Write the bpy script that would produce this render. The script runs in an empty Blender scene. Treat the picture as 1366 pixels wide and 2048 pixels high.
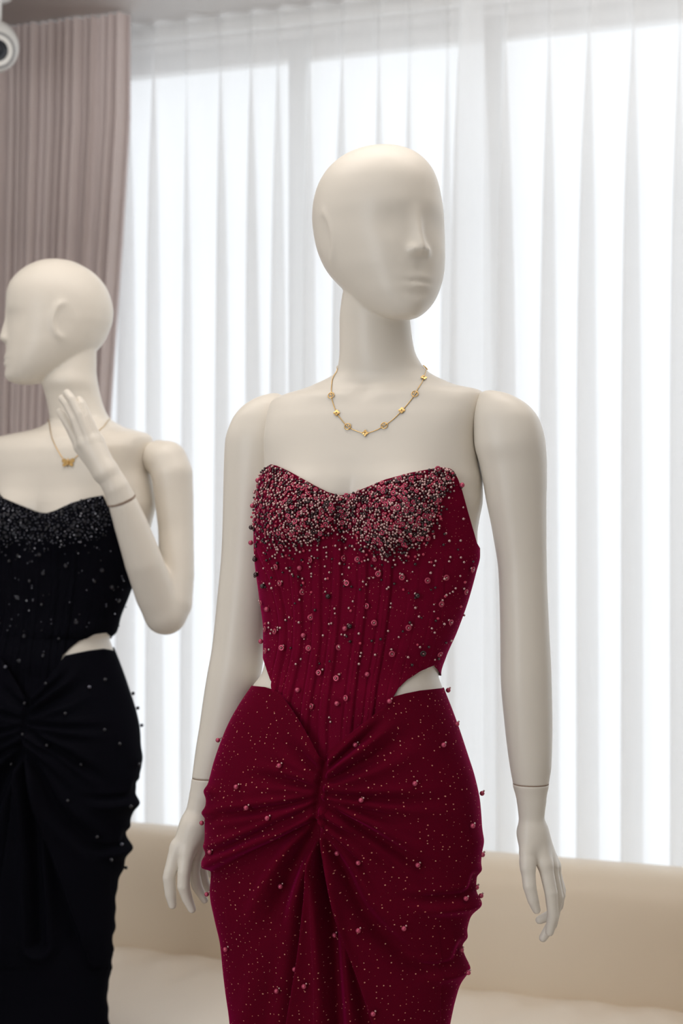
import bpy, math, random
import numpy as np
from mathutils import Vector
from mathutils.bvhtree import BVHTree

# ------------------------------------------------------------------ camera, sky, lights, exposure
FPX = 2844.0; HX, HY = 683.0, 1089.0; CAMZ = 1.36
sc = bpy.context.scene
COL = sc.collection
cd = bpy.data.cameras.new('camera'); cam = bpy.data.objects.new('camera', cd); COL.objects.link(cam)
cam.location = (0, 0, CAMZ); cam.rotation_euler = (math.pi/2, 0, 0)
cd.sensor_fit = 'VERTICAL'; cd.sensor_height = 36.0; cd.sensor_width = 24.0
cd.lens = 36.0*FPX/2048.0; cd.shift_y = (HY-1024.0)/2048.0
cd.clip_start = 0.05
cd.dof.use_dof = True; cd.dof.focus_distance = 1.84; cd.dof.aperture_fstop = 4.5
sc.camera = cam

w = bpy.data.worlds.new('sky'); sc.world = w; w.use_nodes = True
bg = w.node_tree.nodes['Background']; bg.inputs[0].default_value = (0.89, 0.945, 1.0, 1); bg.inputs[1].default_value = 1.62

YAW = math.radians(17.2)
OX, OY = -0.39, 3.92
EX = (math.cos(YAW), -math.sin(YAW)); NX = (-math.sin(YAW), -math.cos(YAW))
def L(a, b, z=0.0):
    return (OX + a*EX[0] + b*NX[0], OY + a*EX[1] + b*NX[1], z)

def area(name, loc, target, sx, sy, power, col):
    ld = bpy.data.lights.new(name, 'AREA'); ld.shape = 'RECTANGLE'; ld.size = sx; ld.size_y = sy
    ld.energy = power; ld.color = col
    o = bpy.data.objects.new(name, ld); COL.objects.link(o); o.location = loc
    d = Vector(target)-Vector(loc); o.rotation_euler = d.to_track_quat('-Z', 'Y').to_euler()
    return o
area('side_window_light', L(-0.50, 4.6, 1.5), L(1.2, 2.6, 1.3), 2.0, 2.0, 47, (0.90, 0.95, 1.0))
area('ceiling_panel_light', L(1.6, 4.6, 2.72), L(1.6, 4.6, 0), 2.4, 2.0, 12, (1.0, 0.93, 0.84))
area('ceiling_panel_light', L(0.7, 1.9, 2.76), L(0.7, 1.9, 0), 2.0, 0.5, 5, (1.0, 0.93, 0.84))

area('added_ceiling_uplight', L(.75, 1.75, 2.2), L(.75, 1.75, 3), 2.4, 1.5, 34, (1.0, 0.96, 0.92))  # added unseen uplight, no fitting behind it, to brighten the ceiling

sc.view_settings.view_transform = 'Standard'; sc.view_settings.look = 'None'
sc.view_settings.exposure = 0.0; sc.view_settings.gamma = 1.0
sc.view_settings.use_curve_mapping = False
sc.cycles.max_bounces = 10; sc.cycles.diffuse_bounces = 5; sc.cycles.transparent_max_bounces = 24
sc.cycles.transmission_bounces = 8; sc.cycles.use_denoising = True
sc.cycles.caustics_reflective = False; sc.cycles.caustics_refractive = False

# ------------------------------------------------------------------ helpers
rng = np.random.RandomState(7)
def P(px, py, Y):
    return np.array([(px-HX)/FPX*Y, Y, CAMZ-(py-HY)/FPX*Y])
def proj(V):
    V = np.asarray(V); return np.stack([HX+FPX*V[..., 0]/V[..., 1], HY-FPX*(V[..., 2]-CAMZ)/V[..., 1]], -1)
def npmesh(name, V, F, smooth=True):
    V = np.asarray(V, np.float32).reshape(-1, 3); F = np.asarray(F, np.int32)
    me = bpy.data.meshes.new(name); k = F.shape[1]
    me.vertices.add(len(V)); me.vertices.foreach_set('co', V.ravel())
    me.loops.add(F.size); me.loops.foreach_set('vertex_index', F.ravel())
    me.polygons.add(len(F)); me.polygons.foreach_set('loop_start', np.arange(0, F.size, k, dtype=np.int32))
    try: me.polygons.foreach_set('loop_total', np.full(len(F), k, np.int32))
    except Exception: pass
    me.update(calc_edges=True); me.validate()
    if smooth: me.polygons.foreach_set('use_smooth', np.ones(len(me.polygons), bool))
    return me
def link(name, me, m=None, parent=None):
    o = bpy.data.objects.new(name, me); COL.objects.link(o)
    if m is not None:
        for mm in (m if isinstance(m, (list, tuple)) else [m]): me.materials.append(mm)
    if parent is not None:
        o.parent = parent; o.matrix_parent_inverse = parent.matrix_world.inverted() if parent.type != 'EMPTY' else \
            __import__('mathutils').Matrix.Translation(-Vector(parent.location))
    return o
def thing(name, label, cat, loc=(0, 0, 0), group=None):
    o = bpy.data.objects.new(name, None); COL.objects.link(o); o.location = loc
    o['label'] = label; o['category'] = cat
    if group: o['group'] = group
    o.empty_display_size = 0.05
    return o
def tag(o, label, cat, group=None):
    o['label'] = label; o['category'] = cat
    if group: o['group'] = group
    return o
def grid_faces(n, m, wrap=True, flip=False):
    i = np.arange(n-1)[:, None]; j = np.arange(m if wrap else m-1)[None, :]; j2 = (j+1) % m
    F = np.stack([i*m+j, i*m+j2, (i+1)*m+j2, (i+1)*m+j], -1).reshape(-1, 4)
    return F[:, ::-1] if flip else F
def pchip(x, y, xi):
    x = np.asarray(x, float); y = np.asarray(y, float); xi = np.clip(xi, x[0], x[-1])
    h = np.diff(x); d = np.diff(y)/h; m = np.zeros_like(y); m[0] = d[0]; m[-1] = d[-1]
    for i in range(1, len(x)-1):
        if d[i-1]*d[i] > 0:
            w1 = 2*h[i]+h[i-1]; w2 = h[i]+2*h[i-1]; m[i] = (w1+w2)/(w1/d[i-1]+w2/d[i])
    k = np.clip(np.searchsorted(x, xi)-1, 0, len(x)-2); t = (xi-x[k])/h[k]
    return ((1+2*t)*(1-t)**2*y[k] + t*(1-t)**2*h[k]*m[k] + t*t*(3-2*t)*y[k+1] + t*t*(t-1)*h[k]*m[k+1])
def box_me(name, cs, bevel=0.0):
    F = [[0, 1, 2, 3], [7, 6, 5, 4], [0, 4, 5, 1], [1, 5, 6, 2], [2, 6, 7, 3], [3, 7, 4, 0]]
    me = npmesh(name, cs, F, False)
    import bmesh
    bm = bmesh.new(); bm.from_mesh(me); bmesh.ops.recalc_face_normals(bm, faces=bm.faces)
    if bevel: bmesh.ops.bevel(bm, geom=bm.edges[:], offset=bevel, segments=2, affect='EDGES')
    bm.to_mesh(me); bm.free(); return me
def lbox(name, a0, a1, b0, b1, z0, z1, m, parent=None, bevel=0.0):
    cs = [L(a0, b0, z0), L(a1, b0, z0), L(a1, b1, z0), L(a0, b1, z0), L(a0, b0, z1), L(a1, b0, z1), L(a1, b1, z1), L(a0, b1, z1)]
    return link(name, box_me(name, cs, bevel), m, parent)
def tube(path, rad, n=12, closed=False, caps=True):
    path = np.asarray(path, float); N = len(path)
    rad = np.full(N, rad) if np.isscalar(rad) else np.asarray(rad, float)
    T = np.roll(path, -1, 0)-np.roll(path, 1, 0)
    if not closed: T[0] = path[1]-path[0]; T[-1] = path[-1]-path[-2]
    T /= np.linalg.norm(T, axis=1)[:, None]+1e-12
    up = np.array([0, 0, 1.0]) if abs(T[0, 2]) < .9 else np.array([1.0, 0, 0])
    A = np.zeros_like(path); a = np.cross(T[0], up); a /= np.linalg.norm(a)
    for i in range(N):
        a = a-T[i]*np.dot(a, T[i]); a /= np.linalg.norm(a); A[i] = a
    B = np.cross(T, A); th = np.linspace(0, 2*np.pi, n, endpoint=False)
    V = path[:, None]+rad[:, None, None]*(np.cos(th)[None, :, None]*A[:, None]+np.sin(th)[None, :, None]*B[:, None])
    V = V.reshape(-1, 3); F = grid_faces(N, n)
    if closed: F = np.vstack([F, [[(N-1)*n+j, (N-1)*n+(j+1) % n, (j+1) % n, j] for j in range(n)]])
    elif caps:
        c0 = len(V); V = np.vstack([V, path[0], path[-1]])
        F = np.vstack([F, [[c0, (j+1) % n, j, j] for j in range(0)]]) if False else F
        e = [[(j+1) % n, j, c0, c0] for j in range(n)]+[[(N-1)*n+j, (N-1)*n+(j+1) % n, c0+1, c0+1] for j in range(n)]
        F = [list(f) for f in F]+e
    return V, F
def pymesh(name, V, F, smooth=True):
    me = bpy.data.meshes.new(name)
    FF = []
    for f in F:
        g = []
        for i in f:
            if int(i) not in g: g.append(int(i))
        FF.append(g)
    me.from_pydata([tuple(v) for v in np.asarray(V)], [], FF); me.update()
    if smooth: me.polygons.foreach_set('use_smooth', np.ones(len(me.polygons), bool))
    return me

# ------------------------------------------------------------------ materials
def mat(name, col, rough=0.5, metal=0.0, **kw):
    m = bpy.data.materials.new(name); m.use_nodes = True; nt = m.node_tree; b = nt.nodes['Principled BSDF']
    b.inputs['Base Color'].default_value = (*col, 1); b.inputs['Roughness'].default_value = rough; b.inputs['Metallic'].default_value = metal
    for k, v in kw.items():
        b.inputs[k.replace('_', ' ')].default_value = v
    return m
def nd(m, t, **kw):
    n = m.node_tree.nodes.new(t)
    for k, v in kw.items(): setattr(n, k, v)
    return n
def add_noise_bump(m, scale, strength, dist=0.002, colvar=None, detail=4):
    nt = m.node_tree; b = nt.nodes['Principled BSDF']; tc = nd(m, 'ShaderNodeTexCoord'); nz = nd(m, 'ShaderNodeTexNoise')
    nz.inputs['Scale'].default_value = scale; nz.inputs['Detail'].default_value = detail
    nt.links.new(tc.outputs['Object'], nz.inputs['Vector'])
    bp = nd(m, 'ShaderNodeBump'); bp.inputs['Strength'].default_value = strength; bp.inputs['Distance'].default_value = dist
    nt.links.new(nz.outputs['Fac'], bp.inputs['Height']); nt.links.new(bp.outputs['Normal'], b.inputs['Normal'])
    if colvar:
        r = nd(m, 'ShaderNodeValToRGB'); r.color_ramp.elements[0].position = .3; r.color_ramp.elements[1].position = .7
        r.color_ramp.elements[0].color = (*colvar[0], 1); r.color_ramp.elements[1].color = (*colvar[1], 1)
        nt.links.new(nz.outputs['Fac'], r.inputs[0]); nt.links.new(r.outputs[0], b.inputs['Base Color'])
M_skin = mat('mannequin_fibreglass', (0.79, 0.742, 0.665), 0.36); M_skin.node_tree.nodes['Principled BSDF'].inputs['Specular IOR Level'].default_value = .42
M_seam = mat('seam_shadow_gap', (0.35, 0.24, 0.18), 0.8)
M_wall = mat('wall_paint', (0.66, 0.63, 0.60), 0.7)
M_ceil = mat('ceiling_paint', (0.8, 0.76, 0.72), 0.55); add_noise_bump(M_ceil, 3.0, 0.15, .004, ((0.83, .785, .75), (0.89, .86, .835)))
M_floor = mat('floor_tile', (0.62, 0.56, 0.50), 0.35)
M_frame = mat('window_frame_white', (0.75, 0.73, 0.70), 0.4)
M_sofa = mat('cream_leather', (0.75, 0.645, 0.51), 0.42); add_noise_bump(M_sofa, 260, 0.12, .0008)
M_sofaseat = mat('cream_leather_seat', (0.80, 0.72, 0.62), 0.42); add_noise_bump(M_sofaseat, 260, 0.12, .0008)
M_gold = mat('gold', (0.83, 0.55, 0.22), 0.22, 1.0)
M_white = mat('white_plastic', (0.78, 0.78, 0.76), 0.35)
M_black = mat('black_lens', (0.012, 0.014, 0.02), 0.08)
M_grey = mat('grey_plastic', (0.25, 0.25, 0.26), 0.4)
M_steel = mat('brushed_steel', (0.6, 0.6, 0.6), 0.3, 1.0)

def curtain_mat(name, col, trans, transp):
    m = bpy.data.materials.new(name); m.use_nodes = True; nt = m.node_tree; nt.nodes.clear()
    out = nd(m, 'ShaderNodeOutputMaterial'); df = nd(m, 'ShaderNodeBsdfDiffuse'); tl = nd(m, 'ShaderNodeBsdfTranslucent'); tp = nd(m, 'ShaderNodeBsdfTransparent')
    m1 = nd(m, 'ShaderNodeMixShader'); m2 = nd(m, 'ShaderNodeMixShader')
    tc = nd(m, 'ShaderNodeTexCoord'); mp = nd(m, 'ShaderNodeMapping'); mp.inputs['Scale'].default_value = (60, 60, 2.0)
    nz = nd(m, 'ShaderNodeTexNoise'); nz.inputs['Scale'].default_value = 6; nz.inputs['Detail'].default_value = 3
    nt.links.new(tc.outputs['Object'], mp.inputs[0]); nt.links.new(mp.outputs[0], nz.inputs['Vector'])
    mx = nd(m, 'ShaderNodeMix', data_type='RGBA'); mx.inputs[6].default_value = (*[c*.94 for c in col], 1); mx.inputs[7].default_value = (*col, 1)
    nt.links.new(nz.outputs['Fac'], mx.inputs[0])
    for s in (df, tl): nt.links.new(mx.outputs[2], s.inputs[0])
    m1.inputs[0].default_value = trans; nt.links.new(df.outputs[0], m1.inputs[1]); nt.links.new(tl.outputs[0], m1.inputs[2])
    m2.inputs[0].default_value = transp; nt.links.new(m1.outputs[0], m2.inputs[1]); nt.links.new(tp.outputs[0], m2.inputs[2])
    nt.links.new(m2.outputs[0], out.inputs[0]); return m
M_sheer = curtain_mat('sheer_voile', (0.96, 0.955, 0.95), 0.66, 0.30)
M_mauve = curtain_mat('mauve_drape', (0.70, 0.61, 0.595), 0.06, 0.0)
def glass_mat():
    m = bpy.data.materials.new('window_glass'); m.use_nodes = True; nt = m.node_tree; nt.nodes.clear()
    out = nd(m, 'ShaderNodeOutputMaterial'); g = nd(m, 'ShaderNodeBsdfGlossy'); g.inputs['Roughness'].default_value = .02; tp = nd(m, 'ShaderNodeBsdfTransparent')
    mx = nd(m, 'ShaderNodeMixShader'); mx.inputs[0].default_value = .06
    nt.links.new(tp.outputs[0], mx.inputs[1]); nt.links.new(g.outputs[0], mx.inputs[2]); nt.links.new(mx.outputs[0], out.inputs[0]); return m
M_glass = glass_mat()

def fabric_mat(name, base, sheen_col, sheen, fleck_a, fleck_b, fleck_amt=0.13, spec=.06):
    """net over satin with tiny glitter dots; UV in metres"""
    m = mat(name, base, 0.62); nt = m.node_tree; b = nt.nodes['Principled BSDF']
    b.inputs['Specular IOR Level'].default_value = spec; b.inputs['IOR'].default_value = 1.12
    b.inputs['Sheen Weight'].default_value = sheen; b.inputs['Sheen Roughness'].default_value = .35; b.inputs['Sheen Tint'].default_value = (*sheen_col, 1)
    uv = nd(m, 'ShaderNodeUVMap'); vo = nd(m, 'ShaderNodeTexVoronoi', voronoi_dimensions='2D'); vo.inputs['Scale'].default_value = 140
    vo.inputs['Randomness'].default_value = 1.0
    nt.links.new(uv.outputs[0], vo.inputs['Vector'])
    wn = nd(m, 'ShaderNodeSeparateColor'); nt.links.new(vo.outputs['Color'], wn.inputs[0])
    # radius per cell
    mr = nd(m, 'ShaderNodeMapRange'); mr.inputs[1].default_value = .35; mr.inputs[2].default_value = 1; mr.inputs[3].default_value = 0.0; mr.inputs[4].default_value = fleck_amt
    nt.links.new(wn.outputs[0], mr.inputs[0])
    lt = nd(m, 'ShaderNodeMath', operation='LESS_THAN'); nt.links.new(vo.outputs['Distance'], lt.inputs[0]); nt.links.new(mr.outputs[0], lt.inputs[1])
    fc = nd(m, 'ShaderNodeMix', data_type='RGBA'); fc.inputs[6].default_value = (*fleck_a, 1); fc.inputs[7].default_value = (*fleck_b, 1)
    nt.links.new(wn.outputs[1], fc.inputs[0])
    mx = nd(m, 'ShaderNodeMix', data_type='RGBA'); nt.links.new(lt.outputs[0], mx.inputs[0])
    nz = nd(m, 'ShaderNodeTexNoise'); nz.inputs['Scale'].default_value = 900; nz.inputs['Detail'].default_value = 2; nt.links.new(uv.outputs[0], nz.inputs['Vector'])
    bc = nd(m, 'ShaderNodeMix', data_type='RGBA'); bc.inputs[6].default_value = (*[c*.7 for c in base], 1); bc.inputs[7].default_value = (*[c*1.3 for c in base], 1)
    nt.links.new(nz.outputs['Fac'], bc.inputs[0]); nt.links.new(bc.outputs[2], mx.inputs[6]); nt.links.new(fc.outputs[2], mx.inputs[7])
    nt.links.new(mx.outputs[2], b.inputs['Base Color'])
    mm = nd(m, 'ShaderNodeMath', operation='MULTIPLY'); mm.inputs[1].default_value = .35; nt.links.new(lt.outputs[0], mm.inputs[0]); nt.links.new(mm.outputs[0], b.inputs['Metallic'])
    bp = nd(m, 'ShaderNodeBump'); bp.inputs['Strength'].default_value = .25; bp.inputs['Distance'].default_value = .0006
    nt.links.new(nz.outputs['Fac'], bp.inputs['Height']); nt.links.new(bp.outputs['Normal'], b.inputs['Normal'])
    return m
M_red = fabric_mat('burgundy_glitter_tulle', (0.098, 0.0024, 0.0125), (0.95, 0.015, 0.27), 0.45, (0.60, 0.20, 0.15), (0.75, 0.42, 0.3), .115)
M_redb = fabric_mat('burgundy_bodice_tulle', (0.150, 0.0035, 0.021), (0.95, 0.015, 0.30), 0.5, (0.50, 0.13, 0.12), (0.6, 0.25, 0.2), .095)
M_nvy = fabric_mat('black_tulle', (0.0045, 0.0045, 0.007), (0.02, 0.02, 0.05), 0.1, (0.03, 0.03, .035), (0.01, 0.01, .02), .05, spec=.06)
M_redin = mat('burgundy_lining', (0.10, 0.006, 0.02), .7); M_nvin = mat('black_lining', (0.005, .005, .008), .7)
B_ruby = mat('ruby_glass_bead', (0.50, 0.05, 0.10), 0.16); B_pink = mat('pink_pearl', (0.50, 0.075, 0.145), 0.18, .35)
B_silv = mat('pale_pink_metal_bead', (0.62, 0.40, 0.40), 0.2, .75); B_dark = mat('gunmetal_bead', (0.09, 0.06, 0.065), 0.2, .8)
B_seq = mat('rose_sequin', (0.48, 0.06, 0.12), 0.2, .35)
K_dark = mat('black_glass_bead', (0.012, 0.012, 0.018), 0.12); K_silv = mat('grey_crystal_bead', (0.13, 0.135, 0.17), 0.1, .6)

# ------------------------------------------------------------------ lofted bodies
class Loft:
    """stack of super-elliptic sections; every section is sized and centred from how wide it is seen from the front"""
    def __init__(s, rows, Y0, yaw, p=1.0, bumps=None, bumps_in_fit=True, inset=0.0):
        s.Y0, s.yaw, s.bumps = Y0, yaw, bumps
        R = np.array([r[:8] if len(r) > 7 else (*r, p) for r in rows], float)   # py,lx,rx,w,f,b,c,p
        y = R[:, 0]; yi = np.linspace(y[0], y[-1], max(60, int((y[-1]-y[0])/4)))
        T = np.stack([pchip(y, R[:, k], yi) for k in range(1, 8)], 1)
        s.py = yi; s.z = CAMZ-(yi-HY)/FPX*Y0
        lx, rx, wr, fr, br, c, pp = T.T; lx = lx+inset; rx = rx-inset
        a = (rx-lx)/2/FPX*Y0/np.maximum(wr, 1e-6); cx = ((lx+rx)/2-HX)/FPX*Y0
        s.par = dict(w=wr*a, f=fr*a, b=br*a, cx=cx, c=c, p=pp)
        fit = s.bumps if bumps_in_fit else None
        u = np.linspace(0, 2*np.pi, 96, endpoint=False)
        Z = np.repeat(s.z[:, None], 96, 1); U = np.repeat(u[None], len(s.z), 0)
        for it in range(6):
            V = s.eval(U, Z, None, fit); px = proj(V)[..., 0]; mn, mx = px.min(1), px.max(1)
            k = (rx-lx)/np.maximum(mx-mn, 1e-3); k = np.clip(k, .5, 2)
            for q in 'wfb': s.par[q] = s.par[q]*k
            V = s.eval(U, Z, None, fit); px = proj(V)[..., 0]
            s.par['cx'] = s.par['cx']+((lx+rx)/2-(px.min(1)+px.max(1))/2)/FPX*Y0
        s.zr = s.z[::-1]
    def g(s, k, z): return np.interp(z, s.z[::-1], s.par[k][::-1])
    def eval(s, U, Z, off=None, bumps='self'):
        if isinstance(bumps, str): bumps = s.bumps
        w, f, b, cx, c, p = [s.g(k, Z) for k in ('w', 'f', 'b', 'cx', 'c', 'p')]
        su, cu = np.sin(U), np.cos(U)
        X = w*np.sign(su)*np.abs(su)**p
        Fr = np.where(cu > 0, f, b)*np.sign(cu)*np.abs(cu)**p
        Fr = Fr+c
        if bumps is not None: X, Fr = bumps(X, Fr, Z, su, cu)
        sy, cy = math.sin(s.yaw), math.cos(s.yaw)
        wx = cx+X*cy-(Fr-0)*sy; wy = s.Y0-X*sy-Fr*cy
        # c shift must not move the centre sideways (cx is measured)
        wx = wx+c*sy
        return np.stack([wx, wy, Z+0*wx], -1)
    def normal(s, U, Z):
        e = 1e-3; du = s.eval(U+e*5, Z)-s.eval(U-e*5, Z); dz = s.eval(U, Z+e)-s.eval(U, Z-e)
        n = np.cross(du, dz); n /= np.linalg.norm(n, axis=-1)[..., None]+1e-12
        return n
    def closed(s, nu, nz):
        u = np.linspace(0, 2*np.pi, nu, endpoint=False); z = np.interp(np.linspace(0, 1, nz), np.linspace(0, 1, len(s.z)), s.z)
        V = s.eval(*np.meshgrid(u, z)).reshape(-1, 3); F = [list(f) for f in grid_faces(nz, nu)]
        n0 = len(V); V = np.vstack([V, V[:nu].mean(0), V[-nu:].mean(0)])
        F += [[(j+1) % nu, j, n0] for j in range(nu)]+[[(nz-1)*nu+j, (nz-1)*nu+(j+1) % nu, n0+1] for j in range(nu)]
        return V, F

def edges_of(F):
    E = np.vstack([F[:, [0, 1]], F[:, [1, 2]], F[:, [2, 3]], F[:, [3, 0]]]); E.sort(1); return np.unique(E, axis=0)
def lap(V, E, it, wt=1.0, lam=.5):
    n = len(V); deg = np.bincount(E.ravel(), minlength=n)[:, None]
    for _ in range(it):
        S = np.zeros_like(V)
        for k in range(3):
            S[:, k] = np.bincount(E[:, 0], V[E[:, 1], k], n)+np.bincount(E[:, 1], V[E[:, 0], k], n)
        V = V+lam*np.asarray(wt).reshape(-1, 1)*(S/np.maximum(deg, 1)-V) if not np.isscalar(wt) else V+lam*(S/np.maximum(deg, 1)-V)
    return V
def remesh(parts, voxel, smooth=3, wfun=None, extra=10):
    V = []; F = []; o = 0
    for v, f in parts: V.append(v); F += [[i+o for i in q] for q in f]; o += len(v)
    me = pymesh('tmp', np.vstack(V), F); ob = bpy.data.objects.new('tmp', me); COL.objects.link(ob)
    md = ob.modifiers.new('r', 'REMESH'); md.mode = 'VOXEL'; md.voxel_size = voxel; md.adaptivity = 0
    dg = bpy.context.evaluated_depsgraph_get(); e = ob.evaluated_get(dg); m2 = e.to_mesh()
    v = np.zeros(len(m2.vertices)*3); m2.vertices.foreach_get('co', v); v = v.reshape(-1, 3)
    q = np.zeros(len(m2.loops), np.int32); m2.loops.foreach_get('vertex_index', q); q = q.reshape(-1, 4)
    e.to_mesh_clear(); bpy.data.objects.remove(ob); bpy.data.meshes.remove(me)
    E = edges_of(q); v = lap(v, E, smooth)
    if wfun is not None: v = lap(v, E, extra, wfun(v))
    return v, q

def head_features(hz, ear=1.0):
    def f(X, Fr, Z, su, cu):
        t = (Z-hz['z0'])/hz['H']; fr = np.clip(cu, 0, 1)**.5; g = lambda a, s: np.exp(-(a/s)**2)
        ax = np.abs(X)
        d = -0.0026*g(ax-.031, .022)*g(t-.50, .085)                       # eye hollows
        d = d+0.0008*g(ax-.030, .025)*g(t-.60, .05)
        hn = np.interp(t, [.27, .318, .333, .35, .375, .44, .50, .56, .60], [0, .0004, .0068, .0124, .0124, .0084, .0048, .0018, 0])
        wn = np.interp(t, [.30, .36, .45, .58], [.0098, .0098, .0068, .0085])
        d = d+hn*g(X, wn)
        d = d+.0052*g(ax-.0115, .0050)*g(t-.352, .026)
        d = d-.0015*g(X, .004)*g(t-.27, .03)
        d = d+.0024*g(X, .0175)*g(t-.212, .019)+.0028*g(X, .0145)*g(t-.162, .020)
        d = d-.0022*g(X, .021)*g(t-.187, .0090)
        d = d-.0020*g(X, .02)*g(t-.13, .02)+.003*g(X, .02)*g(t-.06, .045)
        d = d+.0015*g(ax-.045, .018)*g(t-.38, .07)
        Fr = Fr+d*fr
        if ear:
            r = np.sqrt(((Fr+.005)/.020)**2+((t-.47)/.13)**2); m = np.abs(su)**2
            front = 1/(1+np.exp(-(Fr+.004)/.003))
            e = ear*.0042*np.exp(-((r-1)/.22)**2)*m*(.12+.88*front)-.0012*np.exp(-(r/.6)**2)*m
            X = X+np.sign(X)*e
        return X, Fr
    return f
#            t     f      b      w
HEADP = [(1.0, .004, .004, .004), (.985, .027, .030, .024), (.95, .051, .050, .044), (.89, .0715, .070, .0595), (.79, .088, .089, .0715), (.70, .0945, .0985, .0772),
         (.59, .0966, .104, .0795), (.51, .0950, .102, .0790), (.44, .0940, .097, .0772), (.37, .0935, .090, .0745), (.31, .0940, .080, .0715), (.25, .0945, .066, .067),
         (.19, .0950, .048, .0610), (.13, .0950, .028, .0535), (.08, .0945, .008, .0455), (.045, .0925, -.010, .0375), (.018, .0885, -.030, .0270), (.004, .079, -.045, .0160), (0, .068, -.056, .008)]
def make_head(outline, Y0, yaw, topy, chiny, ear=1.0):
    ys = [o[0] for o in outline]; rows = []
    H = (chiny-topy)/FPX*Y0; z0 = CAMZ-(chiny-HY)/FPX*Y0
    tt = [h[0] for h in HEADP][::-1]
    for y, lx, rx in outline:
        t = (chiny-y)/(chiny-topy)
        f, b, wd = [np.interp(t, tt, [h[k] for h in HEADP][::-1]) for k in (1, 2, 3)]
        h = (f+b)/2; c = (f-b)/2
        rows.append((y, lx, rx, 1.0, h/wd, h/wd, c, 1.0))
    hz = dict(z0=z0, H=H); lf = Loft(rows, Y0, yaw, bumps=head_features(hz, ear), bumps_in_fit=False)
    u = np.linspace(0, 2*np.pi, 96, endpoint=False)
    for _ in range(6):          # seen from lower down, the crown and chin must still reach their measured heights
        V = lf.eval(*np.meshgrid(u, lf.z)); y = proj(V)[..., 1]; lo, hi = y.max(), y.min()
        k = (chiny-topy)/(lo-hi); zc = lf.z.min(); dz = -(chiny-lo)/FPX*(Y0-.08)
        lf.z = zc+(lf.z-zc)*k+dz; hz['z0'] = zc+dz+(hz['z0']-zc)*k; hz['H'] *= k
    return lf

# ------------------------------------------------------------------ signed distance hands and arms
def sdf_mesh(fun, lo, hi, h):
    lo = np.array(lo); n = np.ceil((np.array(hi)-lo)/h).astype(int)+1
    ax = [lo[k]+h*np.arange(n[k]) for k in range(3)]
    G = np.stack(np.meshgrid(*ax, indexing='ij'), -1).astype(np.float32); D = fun(G)
    S = D < 0; c = tuple(k-1 for k in D.shape); acc = np.zeros(c+(3,), np.float32); cnt = np.zeros(c, np.float32)
    def sl(a, b, dim): return slice(a, dim+a-b)
    nx, ny, nz = D.shape
    for axis in range(3):
        o1, o2 = [k for k in range(3) if k != axis]
        for i in (0, 1):
            for j in (0, 1):
                s0 = [slice(0, D.shape[k]-1) for k in range(3)]; s0[o1] = slice(i, D.shape[o1]-1+i); s0[o2] = slice(j, D.shape[o2]-1+j)
                s1 = list(s0); s1[axis] = slice(1, D.shape[axis])
                d0, d1 = D[tuple(s0)], D[tuple(s1)]; cr = (d0 < 0) != (d1 < 0)
                t = np.where(cr, d0/np.where(cr, d0-d1, 1), 0)
                v = np.zeros(c+(3,), np.float32); v[..., axis] = t; v[..., o1] = i; v[..., o2] = j
                acc += np.where(cr[..., None], v, 0); cnt += cr
    act = cnt > 0; idx = -np.ones(c, np.int64); idx[act] = np.arange(act.sum())
    I = np.stack(np.nonzero(act), -1); V = lo+h*(I+acc[act]/cnt[act][:, None])
    Fs = []
    for axis in range(3):
        o1, o2 = [(1, 2), (2, 0), (0, 1)][axis]
        a = [slice(1, -1)]*3; a[axis] = slice(0, D.shape[axis]-1)
        b = list(a); b[axis] = slice(1, D.shape[axis])
        s0, s1 = S[tuple(a)], S[tuple(b)]; cr = np.stack(np.nonzero(s0 != s1), -1)
        if not len(cr): continue
        inside = s0[tuple(cr.T)]; base = cr.copy(); base[:, o1] += 1; base[:, o2] += 1
        def q(d1, d2):
            p = base.copy(); p[:, o1] -= d1; p[:, o2] -= d2; return idx[tuple(p.T)]
        Q = np.stack([q(1, 1), q(0, 1), q(0, 0), q(1, 0)], -1); Q[~inside] = Q[~inside][:, ::-1]; Fs.append(Q)
    F = np.vstack(Fs); return V, F
def cone(p, a, b, ra, rb):
    a = np.asarray(a, np.float32); b = np.asarray(b, np.float32); ab = b-a
    t = np.clip(((p-a)@ab)/float(ab@ab+1e-12), 0, 1)[..., None]
    return np.linalg.norm(p-a-t*ab, axis=-1)-(ra+(rb-ra)*t[..., 0])
def smin(a, b, k):
    h = np.clip(.5+.5*(b-a)/k, 0, 1); return b*(1-h)+a*h-k*h*(1-h)
def chain(p, pts, k=.003):
    d = None
    for i in range(len(pts)-1):
        e = cone(p, pts[i][:3], pts[i+1][:3], pts[i][3], pts[i+1][3]); d = e if d is None else smin(d, e, k)
    return d
def build_hand(name, forearm, palms, fingers, m, parent, clip=None, h=.0014, k=.0105, local=False, sm=4):
    """every list holds (x,y,z,r); forearm/palms are fused softly, fingers stay apart"""
    allp = np.array([q for c in [forearm]+palms+fingers for q in c]); lo = (allp[:, :3]-allp[:, 3:]).min(0)-.005; hi = (allp[:, :3]+allp[:, 3:]).max(0)+.005
    def fun(G):
        d = chain(G, forearm, .001)
        for c in palms: d = smin(d, chain(G, c, .001), k)
        if fingers:
            r = None
            for c in fingers:
                e = smin(d, chain(G, c, .0007), .0045); r = e if r is None else np.minimum(r, e)
            d = r
        if clip is not None:
            p0, n0 = clip; pl = (G-np.array(p0, np.float32))@np.array(n0, np.float32)
            nearby = np.linalg.norm(G-np.array(p0, np.float32), axis=-1) < (.047 if local else 9.0)
            d = np.where(nearby, np.maximum(d, pl), d)
        return d
    V, F = sdf_mesh(fun, lo, hi, h); V = lap(V, edges_of(F), sm)
    return link(name, npmesh(name, V, F), m, parent)
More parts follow.
